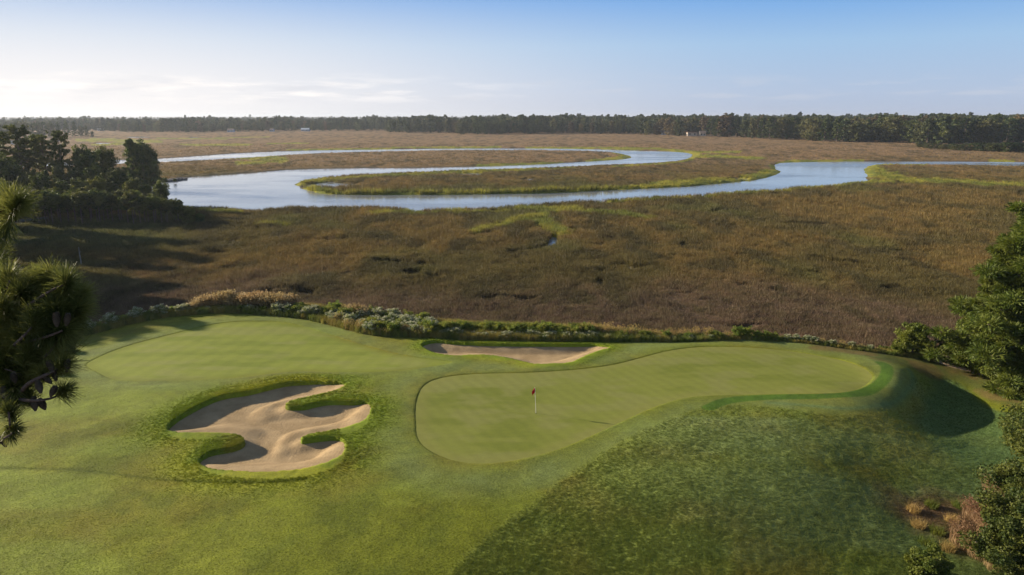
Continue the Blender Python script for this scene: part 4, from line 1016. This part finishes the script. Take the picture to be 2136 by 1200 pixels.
desc = {'groundsel_bush': ('white-topped grey-green bush', 'white-topped bushes along the marsh edge'), 'green_bush': ('leafy green bush', 'green bushes along the marsh edge'),
        'rust_grass_clump': ('tall rust-coloured plumed grass clump', 'rusty grass clumps behind the apron'), 'dry_stalk_clump': ('brown dry stalk clump at the turf edge', 'dry stalk clumps by the thicket'),
        'golden_stalk_clump': ('golden-headed stalk clump', 'golden stalk clumps behind the green')}
for nm, L in cnt.items():
    L.sort(key=lambda q: q[0])
    for i, (px, b, e, _w, ct, _g) in enumerate(L):
        tag(e, f'{desc[nm][0]} on the marsh edge, {ordinal(i + 1)} from the left', ct, desc[nm][1])
# ungathered ground cover on the bank
nb = 60000
px_ = rng.uniform(-150, 1960, nb); bk = rng.uniform(0.25, 8.5, nb)
X = np.interp(px_, epx[:, 0], ew[:, 0]); Y = np.interp(px_, epx[:, 0], ew[:, 1]) + bk
zz = np.maximum(gsample(Zb, X, Y), 0.3)
cb = mixc(np.broadcast_to(lin((0.16, 0.20, 0.032)), (nb, 3)), lin((0.33, 0.27, 0.06)), sstep(0.4, 0.6, fbm(X / 2, Y / 2, 5, 3)))
cb = cb * rng.uniform(0.7, 1.3, nb)[:, None]
wid = bank_w(X) * 0.9
k_ = bk < wid * (0.8 + 0.4 * fbm(X / 1.5, Y / 1.5, 8, 2))
scatter('bank_grass', 'rank green and straw grass on the bank between turf and marsh', X[k_], Y[k_], zz[k_] - 0.02, rng.uniform(0.45, 0.95, k_.sum()) * np.interp(px_[k_], [1300, 1600], [1.0, 0.5]), cb[k_],
        [blade_tuft(800 + i, 30, 0.28, 0.95, 0.03, 0.35) for i in range(4)], M['inst'])

# ================================================================== FLAG
xy = on_ground([(1118, 861)])[0]; fz = gz(*xy) - 0.045
M['pole'] = plain_mat('flagstick_paint', (0.72, 0.70, 0.62), None, 3, 0.4)
M['red'] = plain_mat('flag_cloth', (0.60, 0.012, 0.02), (0.50, 0.01, 0.016), 6, 0.7)
M['dark'] = plain_mat('cup_black_plastic', (0.03, 0.03, 0.03), None, 3, 0.6)  # near-black, for the flat disc that marks the cup
e = empty('golf_flag', (xy[0], xy[1], fz)); tag(e, 'red flag on a white flagstick standing in the green', 'golf flag')
lean = np.array((-0.10, 0, 2.16))
v, f = tube([(0, 0, -0.1), lean * 0.5, lean], [0.017, 0.016, 0.013], 8); obj('flagstick', np_mesh('flagstick', v, f, M['pole'], True), e)
v, f = tube([(0, 0, 0.003), (0, 0, 0.012)], [0.054, 0.054], 16); obj('cup', np_mesh('cup', v, f, M['dark']), e)
nu, nv = 10, 12; V_ = []
for i in range(nv):                                   # limp cloth hanging in folds from the top of the stick
    s = i / (nv - 1)
    for j in range(nu):
        q = j / (nu - 1); top = lean * (1 - 0.175 * s * (1 - 0.0))
        wdt = 0.07 + 0.22 * math.sin(min(1, s * 1.15) * math.pi * 0.62)
        x = -wdt * q * (0.9 + 0.1 * math.sin(s * 5)) ; y = 0.045 * math.sin(q * 9 + s * 2) * (0.4 + s)
        V_.append((top[0] + x + 0.01, y - 0.01, top[2] - 0.20 * q * s - 0.10 * q))
V_ = np.array(V_); me = np_mesh('flag_cloth', V_, grid_faces(nv, nu), M['red'], True); o = obj('flag_cloth', me, e)
sm = o.modifiers.new('thick', 'SOLIDIFY'); sm.thickness = 0.004

# ================================================================== SMALL BUILT THINGS
M['timber'] = plain_mat('weathered_timber', (0.30, 0.21, 0.14), (0.42, 0.31, 0.21), 6, 0.85, 0.3, 20)
M['greywood'] = plain_mat('grey_wood', (0.26, 0.27, 0.29), (0.40, 0.41, 0.43), 2, 0.85)
M['house'] = plain_mat('pale_house_wall', (0.60, 0.52, 0.42), (0.68, 0.60, 0.50), 0.3, 0.8)
M['white'] = plain_mat('white_wall', (0.42, 0.46, 0.50), (0.50, 0.54, 0.58), 0.3, 0.8)
M['roof'] = plain_mat('grey_brown_roof', (0.16, 0.12, 0.10), (0.22, 0.17, 0.14), 0.5, 0.9)
M['redroof'] = plain_mat('red_brown_roof', (0.26, 0.12, 0.08), (0.32, 0.16, 0.10), 0.5, 0.9)
M['glass'] = plain_mat('window_glass', (0.03, 0.04, 0.05), None, 1, 0.1, spec=0.6)
# timber edging at right
ep = on_ground([(1958, 756), (1975, 764), (2020, 775), (2065, 788), (2082, 795), (2110, 809), (2140, 826), (2200, 850)])
e = empty('timber_edging', (ep[0][0], ep[0][1], gz(*ep[0]))); tag(e, 'weathered timber edging along the brown grass below the pines', 'edging')
for i in range(len(ep) - 1):
    a, b = ep[i], ep[i + 1]; d = (b - a) / np.linalg.norm(b - a); n = np.array((-d[1], d[0])) * 0.09
    za, zb = gz(*a), gz(*b) if b[0] < gx[-1] else 1.1
    P8 = []
    for (p_, z) in ((a, za), (b - d * 0.02, zb)):
        for s in (-1, 1):
            for hz in (-0.25, 0.20): P8.append((p_[0] + n[0] * s - ep[0][0], p_[1] + n[1] * s - ep[0][1], z + hz - gz(*ep[0])))
    v = np.array(P8); f = box(0, 1, 0, 1, 0, 1)[1]
    obj('beam', np_mesh('beam', v, f, M['timber']), e)
    v, f = box(-0.07, 0.07, -0.07, 0.07, -0.5, 0.30); v = v + (b[0] - ep[0][0] + n[0] * 1.9, b[1] - ep[0][1] + n[1] * 1.9, zb - gz(*ep[0])); obj('post', np_mesh('post', v, f, M['timber']), e)
# bare post in the marsh
x, y, _ = at(170, 556, 0.5); xx, yy = float(x), float(y)
v, f = tube([(0, 0, -0.5), (0.02, 0, 1.2), (-0.06, 0.03, 2.4), (-0.03, 0.02, 3.4)], [0.11, 0.09, 0.07, 0.035], 8)
e = empty('dead_trunk', (xx, yy, 0.5)); obj('trunk', np_mesh('trunk', v, f, M['pale_bark'], True), e)
v, f = tube([(-0.03, 0, 2.2), (0.22, 0.05, 2.7)], [0.03, 0.01], 6); obj('branch', np_mesh('branch', v, f, M['pale_bark'], True), e)
tag(e, 'bare pale dead trunk standing alone in the shaded marsh', 'dead tree')
# dock on the bend
def dock(name, p0, p1, wdt, z, npost, label, rail=True, boards=1.0):
    p0 = np.array(p0); p1 = np.array(p1); L = np.linalg.norm(p1 - p0); ang = math.atan2(*(p1 - p0)[::-1])
    e = empty(name, (p0[0], p0[1], 0.0), ang); tag(e, label, 'dock')
    v, f = box(0, L, -wdt / 2, wdt / 2, z - 0.15, z); obj('deck', np_mesh('deck', v, f, M['timber']), e)
    for i in range(npost):
        for s in (-1, 1):
            xq = L * i / (npost - 1); v, f = box(xq - 0.12, xq + 0.12, s * wdt / 2 - 0.12 + s * 0.14, s * wdt / 2 + 0.12 + s * 0.14, -1.5, z + (1.2 if rail else 0.3)); obj('post', np_mesh('post', v, f, M['greywood']), e)
    if rail:
        for s in (-1, 1):
            v, f = box(-0.1, L + 0.1, s * (wdt / 2 + 0.30), s * (wdt / 2 + 0.36), z + 0.95, z + 1.1); v2 = v; obj('rail', np_mesh('rail', v, f, M['timber']), e)
    return e
a = np.array(at(284, 396, 0.0)[:2], float); b = np.array(at(320, 393, 0.0)[:2], float)
dock('river_dock', a, b, 3.0, 1.6, 8, 'small timber dock with pale posts at the river bend below the trees')
# sea wall by the left wood
a = np.array(at(24, 470, 0.4)[:2], float); b = np.array(at(100, 462, 0.4)[:2], float)
L = float(np.linalg.norm(b - a)); e = empty('sea_wall', (a[0], a[1], 0.3), math.atan2(*(b - a)[::-1])); tag(e, 'low grey plank sea wall at the left edge beneath the dark wood', 'wall')
for i in range(10):
    v, f = box(L * i / 10 + 0.03, L * (i + 1) / 10 - 0.03, -0.06, 0.06, -0.4, 1.25); obj('panel', np_mesh('panel', v, f, M['greywood']), e)
v, f = box(-0.1, L + 0.1, -0.16, 0.16, 1.25, 1.40); obj('cap', np_mesh('cap', v, f, M['timber']), e)
# stony spit
rr = np.random.default_rng(12); ST = []
for i in range(90):
    px = rr.uniform(318, 386); py = np.interp(px, [318, 386], [381, 373]) + rr.uniform(-1.5, 1.0)
    x, y, _ = at(px, py, 0.2); s = rr.uniform(0.4, 1.0); v, f = box(-s, s, -s * 0.8, s * 0.8, -s * 0.5, s * 0.5)
    v = v * rr.uniform(0.7, 1.2, v.shape); c_a, s_a = math.cos(i), math.sin(i); v = v @ np.array([[c_a, s_a, 0], [-s_a, c_a, 0], [0, 0, 1]])
    ST.append((v + (float(x), float(y), 0.25), f))
v, f = cat_mesh(ST); M['stone'] = plain_mat('rubble', (0.10, 0.09, 0.085), (0.18, 0.17, 0.16), 1.5, 0.9)
tag(obj('rubble_bank', np_mesh('rubble_bank', v, f, M['stone'])), 'dark stone rubble along the spit at the river bend', 'rubble', kind='stuff')
# far houses
def house(px, base, wpx, hm, label, wall, roof, flat=False, depth_m=9.0, dy=0.0):
    x, y, _ = at(px, base, 0.5); x = float(x); y = float(y) + dy; W_ = wpx / F * y
    e = empty('far_house', (x, y, 0.5)); tag(e, label, 'house', 'houses at the far wood')
    v, f = box(-W_ / 2, W_ / 2, 0, depth_m, -0.5, hm); obj('wall', np_mesh('wall', v, f, M[wall]), e)
    if flat: v, f = box(-W_ / 2 - 0.6, W_ / 2 + 0.6, -1.4, depth_m + 0.6, hm, hm + 0.45)
    else:
        v = np.array([(-W_ / 2 - .5, -.6, hm), (W_ / 2 + .5, -.6, hm), (W_ / 2 + .5, depth_m + .6, hm), (-W_ / 2 - .5, depth_m + .6, hm), (-W_ / 2 - .5, depth_m / 2, hm + 2.6), (W_ / 2 + .5, depth_m / 2, hm + 2.6)])
        f = np.array([(0, 1, 5, 4), (2, 3, 4, 5), (0, 3, 2, 1)]); v = np.concatenate([v])
    ro = obj('roof', np_mesh('roof', v, f, M[roof]), e)
    if not flat: obj('gable', np_mesh('gable', np.array([(s * (W_ / 2), yy_, zz_) for s in (-1, 1) for (yy_, zz_) in ((0, hm), (depth_m, hm), (depth_m / 2, hm + 2.4))]), np.array([(0, 1, 2), (3, 4, 5)]), M[wall]), e)
    nw = max(2, int(W_ / 5))
    for i in range(nw):
        xq = -W_ / 2 + W_ * (i + 0.5) / nw; v, f = box(xq - 0.8, xq + 0.8, -0.06, -0.003, hm * 0.35, hm * 0.75); obj('window', np_mesh('window', v, f, M['glass']), e)
    return e
house(1444, 284.0, 20, 4.6, 'long pale flat-roofed house at the marsh edge, left of the twin', 'house', 'redroof', True)
house(1466, 284.2, 12, 4.0, 'small cream gabled house right of the flat-roofed one', 'house', 'roof')
house(1388, 282.0, 14, 3.0, 'bluish-white low house half hidden among trees near the flat-roofed house', 'white', 'roof')
house(636, 274.2, 16, 3.0, 'long white house in the distant forest left of centre', 'white', 'white')
house(480, 276.0, 12, 3.2, 'small white house in the distant forest behind the upper river arm', 'white', 'roof')
house(208, 273.5, 9, 3.5, 'small pale house at far left beyond the wooded point', 'white', 'white', True)
house(566, 275.0, 7, 3.0, 'tiny pale shed left of the long white house', 'white', 'roof')
house(172, 425, 7, 5.5, 'cream house end glimpsed between trees of the left wood', 'house', 'redroof', depth_m=6)

# ================================================================== FOREGROUND PINE (trunk stands just outside the frame)
r2 = np.random.default_rng(77)
root = np.array((-8.6, 5.2, 2.3)); e = empty('foreground_pine', tuple(root)); tag(e, 'dark long-needled pine reaching into the left edge with cones', 'tree')
v, f = tube([(0, 0, -0.5), (0.1, 0.1, 8), (0, 0.3, 16), (0.2, 0.3, 22), (0.3, 0.4, 27)], [0.30, 0.25, 0.20, 0.14, 0.05], 14); obj('trunk', np_mesh('trunk', v, f, M['bark'], True), e)
# branches: list of (polyline in picture, depth, radius)
BR = [([(-500,560),(-200,500),(-60,462),(0,440),(22,425)], 6.6, 0.022),
      ([(-560,720),(-250,690),(-80,668),(40,650),(120,640),(160,650)], 6.3, 0.030),
      ([(-80,668),(0,625),(20,585)], 6.2, 0.014),([(0,655),(60,610),(85,590)], 6.4, 0.014),([(40,650),(100,610),(138,592)], 6.1, 0.012),([(-80,668),(-30,600),(-10,560)], 6.5, 0.013),
      ([(-200,740),(-60,740),(30,720),(90,705),(130,690)], 6.0, 0.018),([(30,720),(60,690),(75,668)], 6.0, 0.010),([(-60,740),(0,760),(50,768),(96,742),(128,700)], 6.1, 0.016),
      ([(-560,900),(-250,870),(-60,850),(0,846),(30,832),(60,800),(100,780),(132,762)], 6.0, 0.024),([(30,832),(70,836),(110,830),(134,815)], 6.0, 0.012),
      ([(60,800),(40,780),(10,770)], 6.1, 0.010),([(-250,870),(-80,905),(-10,925),(8,915),(20,895),(18,860)], 5.9, 0.014),([(8,915),(24,905),(30,895)], 5.9, 0.008),
      ([(-60,850),(-20,800),(10,795)], 6.2, 0.012),([(-250,690),(-60,600),(-10,530)], 6.8, 0.016)]
TW = []
def w3(p_, d): return at_depth(p_[0], p_[1], d) - root
trunk_c = np.array((0.15, 0.35, 0))
for poly, d, rad in BR:
    n_ = len(poly); pts = [w3(p_, d + 0.12 * math.sin(i * 1.7 + poly[0][1])) for i, p_ in enumerate(poly)]
    if poly[0][0] <= -250:
        pts = [np.array((0.12, 0.35, pts[0][2] - 0.5))] + pts
    pts = smooth(pts, 4, False); TW.append(tube(pts, np.linspace(rad * 1.3, rad * 0.45, len(pts)), 6))
v, f = cat_mesh(TW); obj('branch', np_mesh('branch', v, f, M['twig'], True), e)
TU = [(24,420,6.6,-0.1,1.0,1.15),(5,440,6.7,-0.5,0.9,0.9),(8,480,6.6,-0.3,-0.4,0.8),(40,425,6.5,0.7,0.6,1.0),(-15,500,6.7,0,-1,0.9),
 (18,582,6.2,-0.1,1,1),(84,588,6.4,0.1,1,1),(138,592,6.1,0.3,0.9,1.0),(-12,558,6.5,-0.2,1,1),(160,648,6.2,0.8,0.5,1.0),(130,640,6.2,0.5,0.8,0.95),(170,615,6.3,0.7,0.7,0.85),
 (50,640,6.3,0.2,0.8,1),(95,635,6.3,0.4,0.7,1),(10,650,6.2,0.0,0.9,1),(75,668,6.0,0.2,0.9,1),(130,690,6.0,0.9,0.2,0.9),(100,705,6.0,0.5,-0.3,0.8),(40,700,6.1,0,0.7,1),(-5,690,6.1,-0.3,0.8,1),
 (128,700,6.1,0.6,0.8,0.85),(20,735,6.1,0.2,0.5,1),(60,735,6.0,0.3,0.7,0.9),(132,762,6.0,0.7,0.8,0.85),(134,815,6.0,0.9,0.6,0.7),(60,785,6.1,0.2,0.9,0.8),(10,770,6.1,-0.3,0.9,0.9),(90,778,6.0,0.3,0.9,0.7),
 (10,795,6.2,0.1,0.7,0.9),(18,860,5.9,-0.1,1,0.7),(30,893,5.9,0.8,0.4,0.55),(-5,830,6.1,-0.2,0.5,0.9),(-10,530,6.8,0,1,0.9),(30,830,6.0,0.1,-0.7,0.6),(20,905,5.9,0.3,-0.9,0.5),
 (-30,620,6.4,0,1,1),(-30,700,6.3,-0.2,0.9,1),(-30,760,6.2,0,0.9,1),(25,610,6.5,-0.2,0.6,1),(60,600,6.6,0.0,0.8,1),(110,665,6.4,0.5,0.4,0.9),(145,670,6.3,0.7,0.1,0.8),(30,665,6.5,0,0.2,1),(0,725,6.4,0,0,1),(75,720,6.3,0.3,0.1,0.9)]
for i in range(75):
    px = r2.uniform(-60, 150); py = r2.uniform(570, 740)
    if px > 190 - abs(py - 640) * 0.6: continue
    TU.append((px, py, r2.uniform(6.0, 6.9), r2.uniform(-0.4, 0.7), r2.uniform(0.2, 1.0), r2.uniform(0.8, 1.1)))
for i in range(26):
    px = r2.uniform(-60, 120); py = r2.uniform(740, 850)
    if px + (py - 740) * 0.7 > 125: continue
    TU.append((px, py, r2.uniform(6.0, 6.7), r2.uniform(-0.4, 0.7), r2.uniform(0.0, 0.9), r2.uniform(0.6, 0.85)))
NV = []
for (px, py, d, ax_, ay_, s) in TU:
    c = w3((px, py), d); up = np.array((ax_ * 0.9, r2.uniform(-0.35, 0.25), ay_ * 0.9)); up /= np.linalg.norm(up) + 1e-6
    k = int(560 * s)
    for seg_i in range(1):
        dirs = r2.normal(size=(k, 3)); dirs -= (dirs @ up)[:, None] * up; dirs /= np.linalg.norm(dirs, axis=1)[:, None]
        ang = r2.uniform(0.15, 1.25, k); along = r2.uniform(-0.16, 0.02, k) * s
        dd = dirs * np.sin(ang)[:, None] + up * np.cos(ang)[:, None]
        L = r2.uniform(0.15, 0.235, k) * s; st_ = c + up * along[:, None]
        droop = np.array((0, 0, -1.0)) * (0.022 * s)
        side = np.cross(dd, r2.normal(size=(k, 3))); side /= np.linalg.norm(side, axis=1)[:, None]; wq = 0.0017
        mid = st_ + dd * (L * 0.55)[:, None]; tip = st_ + dd * L[:, None] + droop
        NV.append(np.stack([st_ - side * wq, st_ + side * wq, mid + side * wq * 1.1, mid - side * wq * 1.1, tip + side * wq * 0.5, tip - side * wq * 0.5], 1).reshape(-1, 3))
Vn = np.concatenate(NV); b_ = np.arange(0, len(Vn), 6)[:, None]
Fn = np.concatenate([b_ + np.array([0, 1, 2, 3]), b_ + np.array([3, 2, 4, 5])])
obj('needles', np_mesh('needles', Vn, Fn, M['needle']), e)
def cone_mesh(seed):
    V_ = []; F_ = []; rr_ = np.random.default_rng(seed)
    for i in range(90):
        t_ = i / 89; z = -0.062 + 0.118 * t_; rad = 0.026 * math.sin(math.pi * (0.12 + 0.86 * t_)) ** 0.7 + 0.003; a = i * 2.39996
        rad_v = np.array((math.cos(a), math.sin(a), 0)); sd = np.array((-math.sin(a), math.cos(a), 0)); c = np.array((0, 0, z)); s = 0.011
        b = len(V_); V_ += [c + rad_v * rad * 0.3 - sd * s * 0.6, c + rad_v * rad * 0.3 + sd * s * 0.6, c + rad_v * (rad + 0.004) + sd * s * 0.8 - (0, 0, 0.010), c + rad_v * (rad + 0.004) - sd * s * 0.8 - (0, 0, 0.010),
                            c + rad_v * rad * 0.9 + (0, 0, 0.004) - sd * s * 0.5, c + rad_v * rad * 0.9 + (0, 0, 0.004) + sd * s * 0.5]
        F_ += [(b, b + 1, b + 2, b + 3), (b + 3, b + 2, b + 5, b + 4)]
    v1 = np.array(V_); f1 = np.array(F_)
    zs = np.linspace(-0.065, 0.06, 8); v2, f2 = tube([(0, 0, z) for z in zs], [0.022 * math.sin(math.pi * (0.06 + 0.88 * i / 7)) ** 0.7 + 0.002 for i in range(8)], 10)
    return np_mesh('pine_cone', *cat_mesh([(v1, f1), (v2, f2)]), M['cone'])
cm = cone_mesh(1)
for i, (px, py) in enumerate([(107,766),(140,764),(115,786),(99,792),(82,808),(110,818),(72,844),(89,845),(8,820),(8,922),(16,856),(118,668),(140,668),(30,790)]):
    c = obj('cone', cm, e); c.location = w3((px, py), 5.95 + 0.05 * math.sin(i)); c.rotation_euler = (math.pi + r2.uniform(-0.4, 0.4), r2.uniform(-0.5, 0.5), r2.uniform(0, 6)); s = r2.uniform(0.7, 0.95); c.scale = (s, s, s)

# ================================================================== HAZE
v, f = box(-9500, 9500, -120, 9400, -3.9, 46)
m = mat('haze'); t = NT(m)
pv = t.n('ShaderNodeVolumePrincipled', {'Color': (0.80, 0.88, 1.0, 1), 'Density': 0.00008, 'Anisotropy': 0.3})
o_ = t.n('ShaderNodeOutputMaterial'); t.t.links.new(pv.outputs[0], o_.inputs['Volume'])
tag(obj('haze', np_mesh('haze', v, f, m)), kind='stuff', label='thin morning haze over the marsh')
